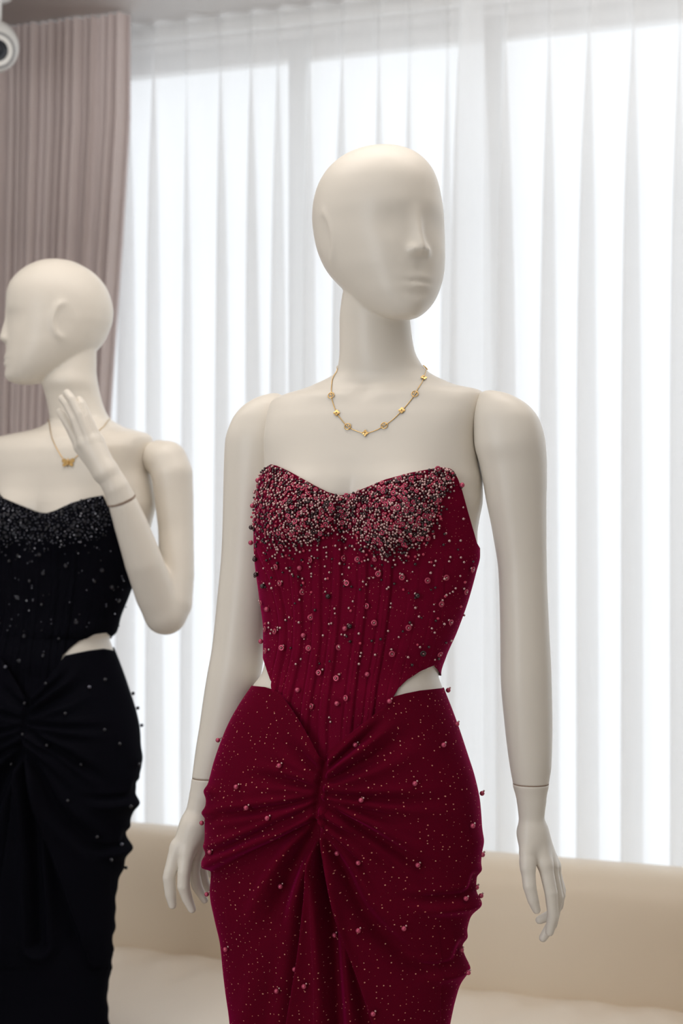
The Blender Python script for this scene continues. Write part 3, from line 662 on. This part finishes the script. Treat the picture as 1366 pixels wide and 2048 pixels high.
# folds: (kind, polyline, amplitude mm, width near, width far, fade start, fade end)
FOLDS = [
 ('v', [(640, 1545), (618, 1528), (585, 1498), (560, 1470)], 5, 6, 16, .35, 1),
 ('v', [(632, 1578), (600, 1568), (560, 1560), (520, 1556), (470, 1560)], 5, 5, 13, .25, 1),
 ('v', [(630, 1596), (590, 1607), (530, 1618), (470, 1628), (425, 1633), (400, 1634)], 5.5, 5, 9, .55, 1.05),
 ('v', [(632, 1610), (600, 1628), (540, 1655), (480, 1683), (435, 1702), (400, 1712)], 6.0, 5, 8, .7, 1.08),
 ('v', [(628, 1622), (590, 1644), (545, 1664), (500, 1682)], 4, 4, 7, .4, 1),
 ('sr', [(626, 1640), (590, 1658), (533, 1686), (474, 1713), (423, 1737), (395, 1748)], 9, 8, 26, .85, 1.3),
 ('v', [(630, 1660), (604, 1700), (580, 1745), (558, 1800), (545, 1850), (538, 1900)], 15, 9, 24, .5, 1),
 ('v', [(560, 1850), (545, 1930), (530, 2048), (520, 2200)], 5, 14, 24, .9, 1.2),
 ('sl', [(628, 1668), (619, 1735), (611, 1800), (601, 1880), (590, 1960), (577, 2048), (560, 2180)], 16, 9, 22, 1, 1.3),
 ('v', [(632, 1668), (648, 1750), (660, 1850), (668, 1950), (674, 2048), (680, 2200)], 15, 8, 18, 1, 1.3),
 ('sl', [(634, 1668), (650, 1730), (668, 1800), (692, 1880), (720, 1970), (745, 2048), (790, 2180)], 14, 10, 34, 1, 1.3),
 ('v', [(636, 1655), (665, 1700), (690, 1745), (720, 1812), (756, 1858), (800, 1900), (860, 1950), (910, 1985)], 9, 8, 24, .55, 1),
 ('sl', [(634, 1642), (673, 1672), (705, 1705), (740, 1745), (775, 1790)], 6, 6, 16, .3, 1),
 ('v', [(636, 1632), (673, 1653), (718, 1678), (760, 1712), (800, 1750), (840, 1790)], 5.5, 5, 14, .4, 1),
 ('v', [(634, 1606), (660, 1619), (713, 1650), (760, 1680), (800, 1706), (850, 1738), (900, 1765)], 8.5, 6, 15, .45, 1),
 ('v', [(640, 1602), (701, 1616), (760, 1630), (830, 1644), (900, 1652)], 4.5, 5, 14, .3, .9),
 ('v', [(634, 1585), (682, 1593), (760, 1599), (840, 1602), (930, 1600)], 5.5, 5, 13, .35, 1),
 ('v', [(636, 1566), (669, 1556), (705, 1538), (750, 1515), (800, 1480), (850, 1440)], 8, 5, 22, .35, 1),
 ('v', [(642, 1548), (669, 1526), (700, 1500), (745, 1462), (785, 1425)], 6, 4, 10, .5, 1),
 ('v', [(648, 1520), (641, 1560), (632, 1610), (628, 1655), (629, 1680)], 11, 6, 7, .95, 1.2),
 ('v', [(780, 1790), (850, 1797), (920, 1793), (943, 1780), (952, 1755)], 3.5, 7, 9, 1, 1.3),
 ('r', [(800, 1822), (880, 1818), (945, 1808), (975, 1802)], 6.5, 12, 17, 1, 1.3),
 ('v', [(790, 1925), (860, 1935), (905, 1924), (925, 1892)], 3.5, 7, 10, 1, 1.3),
 ('r', [(820, 1960), (890, 1950), (940, 1925), (950, 1915)], 6.5, 14, 24, 1, 1.3),
 ('r', [(440, 1628), (405, 1626)], 4, 7, 9, 1, 1.3),
 ('r', [(440, 1585), (405, 1582)], 3, 9, 11, 1, 1.3),
 ('r', [(920, 1690), (980, 1680)], 2, 16, 20, 1, 1.3),
]
def fold_disp(xy):
    d = np.zeros(len(xy))
    for kind, poly, amp, w0, w1, f0, f1 in FOLDS:
        poly = smooth_poly(poly); lo = poly.min(0)-90; hi = poly.max(0)+90; amp = amp*1.45
        m = (xy[:, 0] > lo[0]) & (xy[:, 0] < hi[0]) & (xy[:, 1] > lo[1]) & (xy[:, 1] < hi[1])
        if not m.any(): continue
        D_, sd, t = seg_dist(xy[m], poly); w = w0+(w1-w0)*t
        env = np.clip(1-(t-f0)/(f1-f0), 0, 1); env = env*env*(3-2*env)
        a = amp*.001*env
        if abs(poly[0, 0]-640) > 60: env = env*np.clip(t/.4, 0, 1)**1.3; a = amp*.001*env
        cen = kind == 'v' and abs(poly[0, 0]-poly[-1, 0]) < 24 and poly[-1, 1] < 1700
        if kind == 'v': v = -a*np.exp(-(D_/w)**2)+(.0 if cen else .5)*a*np.clip((t-.04)/.16, 0, 1)*np.exp(-((D_-2.0*w)/w)**2)
        elif kind == 'r': v = a*np.exp(-(D_/w)**2)
        else:
            s = sd if kind == 'sr' else -sd      # proud on one side, sharp lip, slow decay
            lip = 1/(1+np.exp(-np.clip(s/1.6, -30, 30)))
            v = a*(lip*np.exp(-np.clip(s, 0, None)/(w*2.2))*.75)-a*.75*(1-lip)*np.exp(-(s/(w*1.1))**2)
        d[m] += v
    return d
BONES = [[(514, 1085), (524, 1110), (543, 1150), (555, 1190), (563, 1230), (566, 1270), (563, 1300), (553, 1345), (546, 1385)],
         [(586, 1110), (592, 1180), (597, 1240), (595, 1290), (585, 1345), (572, 1400), (562, 1440)],
         [(632, 1090), (634, 1180), (634, 1260), (627, 1330), (615, 1400), (607, 1460)],
         [(676, 1050), (674, 1180), (668, 1260), (660, 1330), (650, 1400), (646, 1460), (646, 1540)],
         [(727, 1060), (726, 1180), (720, 1250), (712, 1310), (703, 1380), (697, 1440), (694, 1480)],
         [(778, 1090), (773, 1180), (766, 1240), (756, 1310), (745, 1370), (738, 1430), (734, 1460)]]
BONES2 = [[(832, 1110), (826, 1200), (812, 1280), (796, 1340), (782, 1400)], [(880, 1100), (880, 1170), (868, 1250), (848, 1330)]]
def bone_disp(xy):
    d = np.zeros(len(xy))
    for k, poly in enumerate(BONES+BONES2):
        poly = smooth_poly(poly); D_, sd, t = seg_dist(xy, poly); env = np.clip(t/.12, 0, 1); a = .0034 if k < len(BONES) else .0006
        hw = 8.5 if k else 6
        top = 1/(1+np.exp(-(hw-D_)/1.1))
        d += env*a*(top*(1-.25*(D_/hw)**2)-.8*np.exp(-((D_-hw-2.0)/1.6)**2)-.35*np.exp(-((sd)/1.2)**2)*(k > 0))
    return d
TOP1 = curve([(500, 965), (515, 962), (528, 938), (541, 929), (552, 932), (575, 943), (600, 957), (630, 973), (655, 985), (678, 991), (700, 988), (730, 977), (770, 961), (820, 948), (860, 940), (884, 936), (900, 938), (908, 944), (916, 958), (924, 980), (932, 1008), (940, 1036), (948, 1064), (954, 1086), (960, 1096), (975, 1100)])
BOT1 = curve([(500, 1306), (523, 1308), (529, 1328), (546, 1380), (560, 1425), (600, 1490), (645, 1560), (700, 1510), (760, 1440), (787, 1394), (797, 1378), (815, 1360), (840, 1342), (868, 1329), (876, 1338), (884, 1350), (930, 1352)])
SK1 = curve([(480, 1372), (500, 1371), (530, 1374), (546, 1379), (562, 1388), (577, 1410), (600, 1445), (622, 1482), (640, 1514), (648, 1526), (655, 1503), (698, 1469), (733, 1441), (768, 1414), (788, 1393), (810, 1387), (840, 1381), (895, 1375), (920, 1375)])
TOP2 = curve([(500, 965), (528, 938), (541, 929), (560, 935), (575, 960), (600, 970), (640, 985), (680, 1000), (700, 1003), (725, 996), (770, 975), (820, 960), (858, 953), (864, 966), (880, 1000), (905, 1040), (930, 1080), (960, 1110), (975, 1115)])
BOT2 = curve([(500, 1306), (523, 1308), (529, 1328), (546, 1380), (560, 1425), (600, 1490), (645, 1560), (700, 1510), (730, 1450), (745, 1400), (765, 1380), (790, 1360), (830, 1338), (868, 1333), (884, 1345), (930, 1352)])
SK2 = curve([(480, 1372), (546, 1379), (577, 1410), (622, 1482), (648, 1526), (698, 1469), (735, 1420), (752, 1398), (780, 1392), (820, 1384), (860, 1379), (895, 1385), (920, 1390)])

def garment(name, loft, T, top, bot, tl, bl, off, nu, nv, disp, m, mi, parent, zbot=None, thick=.0012, rag=0, low=0):
    u = np.linspace(0, 2*np.pi, nu, endpoint=False)
    zt = solve_edge(loft, u, top, *tl, off, T)
    zb = solve_edge(loft, u, bot, *bl, off, T) if bot is not None else np.full(nu, zbot)
    v = np.linspace(0, 1, nv)[:, None]; Z = zt[None]+(zb-zt)[None]*v; Ug = np.repeat(u[None], nv, 0)
    n = loft.normal(Ug, Z); B = loft.eval(Ug, Z); Pt = B+n*off; pp = proj(Pt); xm, ym = T.inv(pp[..., 0], pp[..., 1])
    view = Pt-np.array([0, 0, CAMZ]); fac = -(n*view).sum(-1)/np.linalg.norm(view, axis=-1)
    fr = np.clip((fac+.35)/.4, 0, 1)
    d = disp(np.stack([xm.ravel(), ym.ravel()], 1)).reshape(xm.shape)*fr
    if rag:
        d = d+rag*np.clip(.5-fac, 0, 1)*(np.sin(Z*95+2*np.sin(Z*31)+Ug*3)+.6*np.sin(Z*170+Ug*5))*np.clip((1.02-Z)/.1, 0, 1)
    lim = np.maximum(off-.0012, low*np.clip((ym-1400)/50, .12, 1)*(1+.9*np.clip((ym-1650)/120, 0, 1))) if low else off-.0012
    d = np.where(d < 0, -lim*np.tanh(-d/lim), d)
    Pt = Pt+n*d[..., None]
    V = Pt.reshape(-1, 3); F = grid_faces(nv, nu, flip=True); me = npmesh(name, V, F)
    # uv in metres
    arc = np.r_[0, np.cumsum(np.linalg.norm(np.diff(Pt[nv//2], axis=0), axis=1))]; uvx = np.tile(arc, nv)
    lv = np.zeros(len(me.loops), np.int32); me.loops.foreach_get('vertex_index', lv)
    uvl = me.uv_layers.new(name='UVMap'); uvl.data.foreach_set('uv', np.stack([uvx[lv], V[lv, 2]], 1).astype(np.float32).ravel())
    o = link(name, me, [m, mi], parent)
    # the cloth is given its thickness inwards with a bound edge
    sd = o.modifiers.new('thickness', 'SOLIDIFY'); sd.thickness = thick; sd.offset = -1; sd.material_offset = 1; sd.use_rim = True
    fn = np.cross(Pt[:, (np.arange(nu)+1) % nu]-Pt[:, (np.arange(nu)-1) % nu], np.gradient(Pt, axis=0)); fn /= np.linalg.norm(fn, axis=-1)[..., None]+1e-12
    if (fn*n).sum() < 0: fn = -fn
    return o, dict(P=V, N=fn.reshape(-1, 3), xy=np.stack([xm.ravel(), ym.ravel()], 1), pxy=proj(V), fac=fac.ravel())
def surf_at(G, x, y, T):
    X, Yy = T(x, y); q = T.inv(*G['pxy'].T); d = (q[0]-x)**2+(q[1]-y)**2+np.where(G['fac'] > .0, 0, 1e5); i = int(np.argmin(d)); return i

ico = None
def icosphere(r=1.0, sub=1):
    import bmesh
    bm = bmesh.new(); bmesh.ops.create_icosphere(bm, subdivisions=sub, radius=r); V = np.array([v.co[:] for v in bm.verts]); F = np.array([[v.index for v in f.verts] for f in bm.faces]); bm.free(); return V, F
IV1, IF1 = icosphere(1, 1); IV2, IF2 = icosphere(1, 2); IV3, IF3 = icosphere(1, 3)
def torus_vf(R, r, n=14, k=7):
    t = np.linspace(0, 2*np.pi, n, endpoint=False); s = np.linspace(0, 2*np.pi, k, endpoint=False)
    V = np.array([[(R+r*math.cos(b))*math.cos(a), (R+r*math.cos(b))*math.sin(a), .55*r*math.sin(b)] for a in t for b in s])
    F = [[i*k+j, ((i+1) % n)*k+j, ((i+1) % n)*k+(j+1) % k, i*k+(j+1) % k] for i in range(n) for j in range(k)]; return V, F
def bead_meshes(pre, cols):
    out = {}
    for nm, m in cols.items():
        me = npmesh(pre+nm, IV2, IF2); me.materials.append(m); out[nm] = me
    return out
def place(me, name, parent, pos, nrm, r, spin=0):
    o = bpy.data.objects.new(name, me); COL.objects.link(o); o.parent = parent
    q = Vector(nrm).to_track_quat('Z', 'Y'); o.rotation_mode = 'QUATERNION'; o.rotation_quaternion = q
    o.location = Vector(pos)-Vector(parent.location); o.scale = (r, r, r); return o
def seed_cloud(name, items, mats, parent, V0, F0):
    """many tiny beads joined into one mesh, three kinds of glass"""
    Vs = []; Fs = []; mi = []; o = 0
    for pos, r, k in items:
        Vs.append(V0*r+pos); Fs.append(F0+o); mi += [k]*len(F0); o += len(V0)
    me = npmesh(name, np.vstack(Vs), np.vstack(Fs)); ob = link(name, me, mats, parent)
    me.polygons.foreach_set('material_index', np.array(mi, np.int32)); ob['kind'] = 'stuff'; return ob

def seqmesh(nm, m, m2):
    V, F = torus_vf(.68, .34, 16, 7); V2 = IV1*.30+np.array([0, 0, .28]); n0 = len(V)
    me = pymesh(nm, np.vstack([V, V2]), [list(f) for f in F]+[[int(i)+n0 for i in f] for f in IF1]); me.materials.append(m); me.materials.append(m2)
    mi = np.array([0]*len(F)+[1]*len(IF1), np.int32); me.polygons.foreach_set('material_index', mi); return me

def make_dress(label, loft, T, curves, mats, cols, scale, res, dense_n, parent_loc, seed, fac_gloss, boning_scale=1, rag=0.0, Y=None, skirt_rows=None, side=1105):
    dr = thing('evening_dress', label, 'dress', parent_loc)
    top, bot, sk = curves
    bo, GB = garment('bodice', loft, T, top, bot, (965, side), (1306, 1352), .0035, res[0], res[1], lambda xy: bone_disp(xy)*boning_scale, mats[1], mats[2], dr)
    skl = Loft(skirt_rows, Y, loft.yaw, bumps=None)
    so, GS = garment('skirt', skl, T, sk, None, (1372, 1375), None, .0, res[2], res[3], fold_disp, mats[0], mats[2], dr, zbot=.015, rag=rag, thick=.0012, low=.0125)
    return dr, GB, GS
def skirt_rows(rows, T, grow=9):
    out = []
    for r in rows:
        if r[0] >= T(0, 1345)[1]: g = grow; out.append((r[0], r[1]-1, r[2]+1, 1, r[4]+.05, r[5]+.04, 0, r[7]))
    y1 = T(0, 2330)[1]; out = [r for r in out if r[0] <= y1+1]
    def add(y, a, b):
        xa, yy = T(a, y); xb, _ = T(b, y); out.append((yy, xa, xb, 1, .72, .76, 0, 1))
    add(2600, 476, 884); add(2850, 455, 915); add(3140, 410, 965)
    return out
id_, m2_ = TId(), TM2()
# floors of both skirts: the lowest section reaches the ground
DR1, GB1, GS1 = make_dress('strapless burgundy evening dress with ruched glitter skirt and pink-beaded bust on the front mannequin', tor1, id_, (TOP1, BOT1, SK1), (M_red, M_redb, M_redin), None, 1, (620, 260, 900, 520), 0, (bx1, Y1, 0), 1, 1,
                           skirt_rows=skirt_rows(T1, id_), Y=Y1)
DR2, GB2, GS2 = make_dress('strapless black evening dress with black-beaded bust on the mannequin at left', tor2, m2_, (TOP2, BOT2, SK2), (M_nvy, M_nvy, M_nvin), None, .718, (360, 150, 420, 260), 0, (bx2, Y2, 0), 2, 1,
                           skirt_rows=skirt_rows(T2, m2_), Y=Y2, rag=.0036, side=1112)

# --- bead work
PX1 = 1/1500.0
bead1 = bead_meshes('bead_', dict(ruby=B_ruby, pink=B_pink, silver=B_silv, dark=B_dark)); seq1 = seqmesh('sequin', B_seq, B_silv); seq1b = seqmesh('sequin_dark', B_dark, B_silv)
bead2 = bead_meshes('black_bead_', dict(dark=K_dark, silver=K_silv)); seq2 = seqmesh('black_sequin', K_dark, K_silv)
def put_bead(G, T, dr, me, name, x, y, rpx, stalk=.0, extra=None):
    i = surf_at(G, x, y, T); n = G['N'][i]; r = rpx*PX1; p = G['P'][i]
    o = place(me, name, dr, p+n*(r*.8+stalk), n, r)
    if extra is not None: place(extra, 'seed_bead', dr, p+n*(r*.6+stalk)+np.array([r*.9, 0, r*1.0]), n, r*.42)
    return o
SK_BEADS = [(440, 1483), (561, 1532), (477, 1574), (495, 1612), (539, 1637), (408, 1646), (425, 1707), (556, 1769), (416, 1789), (456, 1897), (587, 1937), (557, 1980), (609, 1970), (744, 2026), (665, 1868), (714, 1861), (805, 1855), (716, 1725),
            (671, 1706), (834, 1730), (723, 1607), (828, 1569), (713, 1491), (883, 1492), (940, 1652), (960, 1587), (959, 1708), (947, 1774), (929, 1802), (957, 1795), (917, 1899), (930, 1943), (899, 1380), (908, 1449), (779, 1404)]
for x, y in SK_BEADS: put_bead(GS1, id_, DR1, bead1['pink'], 'pearl_bead', x, y, 5.0, .0015, bead1['silver'])
BD = [(507, 1085, 'p'), (515, 1119, 'd'), (517, 1149, 'd'), (530, 1172, 'd'), (526, 1206, 's'), (539, 1218, 'p'), (534, 1258, 's'), (553, 1263, 's'), (527, 1283, 'p'), (535, 1302, 's'), (555, 1134, 's'), (599, 1135, 'p'), (588, 1149, 't'), (562, 1166, 's'),
      (604, 1185, 's'), (657, 1192, 'd'), (577, 1239, 't'), (621, 1235, 's'), (605, 1271, 'p'), (565, 1295, 's'), (617, 1297, 's'), (595, 1324, 't'), (659, 1112, 't'), (655, 1140, 't'), (622, 1152, 't'), (695, 1167, 's'), (704, 1211, 't'),
      (691, 1256, 'p'), (700, 1252, 'd'), (661, 1248, 't'), (675, 1296, 's'), (718, 1307, 't'), (736, 1212, 's'), (684, 1118, 's'), (715, 1120, 's'), (626, 1120, 's'), (733, 1166, 't'), (757, 1148, 's'), (803, 1154, 's'), (853, 1160, 's'),
      (891, 1155, 's'), (908, 1179, 't'), (928, 1182, 's'), (832, 1191, 'd'), (776, 1178, 't'), (880, 1207, 's'), (781, 1215, 't'), (898, 1243, 's'), (816, 1254, 's'), (866, 1260, 't'), (748, 1245, 's'), (783, 1306, 's'), (845, 1306, 'D'),
      (941, 1138, 's'), (897, 1119, 't'), (921, 1119, 't'), (867, 1129, 't'), (640, 1345, 's'), (674, 1356, 's'), (738, 1350, 'p'), (598, 1381, 'p'), (695, 1397, 's'), (676, 1406, 'p'), (626, 1412, 's'), (659, 1441, 't'),
      (510, 1012, 'p'), (508, 1055, 'd'), (521, 962, 'p'), (926, 967, 'p')]
def do_bodice_beads(G, T, dr, list_, beads, seq, seqd, mats_cloud, lobe, top, xlim, seed, n_seq, n_tiny, dist, k):
    r = np.random.RandomState(seed); cloud = []
    for x, y, c in list_:
        if c == 'p': put_bead(G, T, dr, beads.get('pink', beads['dark']), 'pearl_bead', x, y, 5.2*k, .001)
        elif c == 'd': put_bead(G, T, dr, beads['dark'], 'pearl_bead', x, y, 5.2*k, .001)
        elif c == 's': put_bead(G, T, dr, seq, 'sequin', x, y, 6.0*k, .0004)
        elif c == 'D': put_bead(G, T, dr, seqd, 'sequin', x, y, 6.0*k, .0004)
        if c in 'tsd':
            for q in range(2 if c == 't' else 1):
                i = surf_at(G, x+r.uniform(-6, 6)*1, y-4+r.uniform(-5, 3)+(q*7), T); cloud.append((G['P'][i]+G['N'][i]*.0014*k, 2.6*PX1*k, 0))
    pts = []
    occ = []
    def dens(x, y):
        t = float(top(x)); lb = float(lobe(x))
        if y < t+1.5: return 0
        if y < lb: return 1.0
        return .45*math.exp(-(y-lb)/13)+.0035
    def gen(n, md, rad, maxtry):
        out = []; tr = 0
        while len(out) < n and tr < maxtry:
            tr += 1; x = r.uniform(*xlim); y = r.uniform(930, 1330)
            if r.rand() > dens(x, y) or y > float(BOT1(x))-6: continue
            A = np.array(occ) if occ else np.zeros((0, 3))
            if len(A) and (((A[:, 0]-x)**2+(A[:, 1]-y)**2) < (A[:, 2]*.5+md)**2).any(): continue
            occ.append((x, y, rad)); out.append((x, y))
        return out
    xm, ym = T.inv(*G['pxy'].T); ok = G['fac'] > -.02; Gi = np.nonzero(ok)[0]; gx, gy = xm[ok], ym[ok]
    def near(x, y): return Gi[int(np.argmin((gx-x)**2+(gy-y)**2))]
    for x, y in gen(n_seq, 5.6, 5, 60000):
        i = near(x, y); n = G['N'][i]+r.uniform(-.25, .25, 3); n /= np.linalg.norm(n); place(seq if r.rand() < .85 else seqd, 'sequin', dr, G['P'][i]+G['N'][i]*.0022*k, n, r.uniform(4.3, 6.0)*PX1*k)
    for x, y in gen(n_tiny, dist, 1.8, 60000):
        i = near(x, y)
        if math.hypot(xm[i]-x, ym[i]-y) > 3: continue
        c = r.rand(); kk = 0 if c < .50 else (1 if c < .88 else 2); cloud.append((G['P'][i]+G['N'][i]*r.uniform(.001, .0035), r.uniform(2.0, 3.1)*PX1*k, kk))
    seed_cloud('seed_beads', cloud, mats_cloud, dr, IV1 if k < 1 else IV2, IF1 if k < 1 else IF2)
LOBE = curve([(505, 1045), (540, 1070), (580, 1080), (630, 1068), (665, 1040), (690, 1038), (720, 1068), (760, 1088), (810, 1090), (845, 1070), (868, 1030), (890, 975), (910, 940), (960, 940)])
do_bodice_beads(GB1, id_, DR1, BD, bead1, seq1, seq1b, [B_silv, B_dark, B_ruby], LOBE, TOP1, (508, 955), 11, 165, 2200, 2.9, 1)
BD2 = [(x, y, c) for x, y, c in BD if x > 560][::2]
do_bodice_beads(GB2, m2_, DR2, BD2, bead2, seq2, seq2, [K_silv, K_dark, mat('clear_crystal_bead', (0.55, 0.57, 0.66), 0.08, .7)], curve([(500, 1060), (690, 1075), (850, 1050), (880, 1000), (960, 960)]), TOP2, (540, 950), 12, 60, 520, 5.0, .95)
for x, y in [(640, 1400), (700, 1480), (755, 1560), (820, 1490), (640, 1530), (860, 1610), (800, 1700), (700, 1650), (760, 1800), (900, 1640), (955, 1500), (963, 1590), (953, 1700), (930, 1820), (905, 1930), (918, 1990), (640, 1620), (600, 1700), (840, 1900), (860, 1470), (962, 1545), (880, 1960)]:
    put_bead(GS2, m2_, DR2, bead2['silver'] if (x+y) % 3 == 0 else bead2['dark'], 'pearl_bead', x, y, 5.2, .001)

# ------------------------------------------------------------------ necklaces
def on_body(bvh, x, y, lift=.0012):
    p, n = cast(bvh, x, y)
    if p is None: return None
    return p+n*lift
def spline3(pts, n):
    pts = np.array(pts); s = np.r_[0, np.cumsum(np.linalg.norm(np.diff(pts, axis=0), axis=1))]; si = np.linspace(0, s[-1], n)
    return np.stack([pchip(s, pts[:, k], si) for k in range(3)], 1)
def settle(bvh, path, lift):
    out = []
    for p in path:
        loc, nrm, _, d = bvh.find_nearest(Vector(p)); nn = np.array(nrm); out.append(np.array(loc)+nn*lift)
    return np.array(out)
def quatrefoil(R=.0044, th=.0012):
    """four-pointed petal plate with a raised stone"""
    n = 32; V = []; F = []
    for z in (-th/2, th/2):
        for i in range(n):
            t = 2*math.pi*i/n; rr = R*(.62+.38*abs(math.cos(2*t))**1.5); V.append((rr*math.cos(t), rr*math.sin(t), z))
    V += [(0, 0, -th/2), (0, 0, th*.9)]
    for i in range(n): j = (i+1) % n; F += [[i, j, n+j, n+i], [j, i, 2*n], [n+i, n+j, 2*n+1]]
    return pymesh('quatrefoil', V, F, False)
def ringlet(R=.0041, r=.00065):
    V, F = torus_vf(R, r, 28, 8); V[:, 2] *= 1.6
    V = list(V); F = [list(f) for f in F]
    for a in range(4):                                       # small leaf shapes inside the ring
        t = math.pi/4+a*math.pi/2; c = np.array([math.cos(t), math.sin(t), 0]); s = np.array([-math.sin(t), math.cos(t), 0]); o = len(V)
        V += [c*R*.15, c*R*.55+s*R*.2, c*R*.95, c*R*.55-s*R*.2, c*R*.5+np.array([0, 0, .0009])]
        F += [[o, o+1, o+4], [o+1, o+2, o+4], [o+2, o+3, o+4], [o+3, o, o+4]] if a < 2 else []
    return pymesh('ring_motif', np.array(V), F)
M_stone = mat('dark_stone', (0.10, 0.035, .03), .15)
nk1 = thing('necklace', 'fine gold necklace with alternating rings and four-petal motifs on the front mannequin', 'necklace', tuple(on_body(bvh1, 731, 867)))
CH = [(676, 738), (669, 752), (664, 768), (663, 792), (668, 812), (674, 827), (685, 842), (696, 854), (712, 862), (731, 867), (750, 862), (769, 852), (788, 838), (804, 822), (818, 806), (830, 789), (840, 772), (847, 757), (851, 744)]
cp = [on_body(bvh1, *c) for c in CH]; cp = [c for c in cp if c is not None]
ncx = float(tor1.g('cx', cp[-1][2])); bk = [np.array([ncx+.062, Y1+.015, cp[-1][2]+.010]), np.array([ncx+.03, Y1+.07, cp[-1][2]+.018]), np.array([ncx-.02, Y1+.075, cp[0][2]+.014]), np.array([ncx-.055, Y1+.03, cp[0][2]+.008])]
path = spline3(cp+bk+[cp[0]], 420); path = settle(bvh1, path, .0011)
V, F = tube(path, .00055, 6, closed=True); link('chain', pymesh('chain', V, F), M_gold, nk1)
qf, rg = quatrefoil(), ringlet(); qf.materials.append(M_gold); rg.materials.append(M_gold)
stone = npmesh('stone', IV1*np.array([1, 1, .6]), IF1); stone.materials.append(M_stone)
for k, (x, y) in enumerate([(663, 792), (674, 827), (696, 854), (731, 867), (769, 852), (804, 822), (830, 789), (847, 757), (852, 737)]):
    p, n = cast(bvh1, x, y)
    if p is None: p, n = cast(bvh1, x-3, y)
    if p is None: continue
    o = place(rg if k % 2 == 0 else qf, 'ring_motif' if k % 2 == 0 else 'petal_motif', nk1, p+n*.0018, n, 1.0)
    if k % 2: place(stone, 'stone', nk1, p+n*.0030, n, .0009)
nk2 = thing('necklace', 'fine gold necklace with a butterfly pendant on the mannequin at left', 'necklace', tuple(on_body(bvh2, 138, 926)))
CH2 = [(99, 847), (101, 862), (105, 878), (114, 897), (124, 914), (131, 922), (143, 923), (152, 915), (162, 906), (182, 884), (203, 858), (213, 846), (220, 838)]
cp = [on_body(bvh2, *c) for c in CH2]; cp = [c for c in cp if c is not None]
ncx = float(tor2.g('cx', cp[-1][2])); bk = [np.array([ncx+.06, Y2+.02, cp[-1][2]+.008]), np.array([ncx+.02, Y2+.07, cp[-1][2]+.012]), np.array([ncx-.04, Y2+.05, cp[0][2]+.008])]
path = settle(bvh2, spline3(cp+bk+[cp[0]], 360), .0012); V, F = tube(path, .0007, 6, closed=True); link('chain', pymesh('chain', V, F), M_gold, nk2)
p, n = cast(bvh2, 137, 926); q = Vector(n).to_track_quat('Z', 'Y')
def wing(ang, R, wd):
    V = []; F = []; N = 20
    c, s = math.cos(ang), math.sin(ang)
    for z in (0, .0012):
        for i in range(N):
            t = 2*math.pi*i/N; x = R*(.5+.5*math.cos(t)); y = wd*math.sin(t)*(.35+.65*(x/R)); V.append((x*c-y*s, x*s+y*c, z))
    for i in range(N): j = (i+1) % N; F.append([i, j, N+j, N+i])
    F.append(list(range(N))[::-1]); F.append(list(range(N, 2*N))); return V, F
for ang, R, wd in ((.45, .0135, .0055), (math.pi-.45, .0135, .0055), (-.45, .0115, .0042), (math.pi+.45, .0115, .0042)):
    V, F = wing(ang, R, wd); me = pymesh('wing', V, F, False); me.materials.append(M_gold); place(me, 'pendant_wing', nk2, p+n*.001, n, 1.0)
V, F = tube([(0, -.008, .0015), (0, -.003, .002), (0, .004, .002), (0, .008, .0015)], [.0006, .0014, .0014, .0008], 8); me = pymesh('pendant_body', V, F); me.materials.append(M_gold); place(me, 'pendant_body', nk2, p+n*.001, n, 1.0)
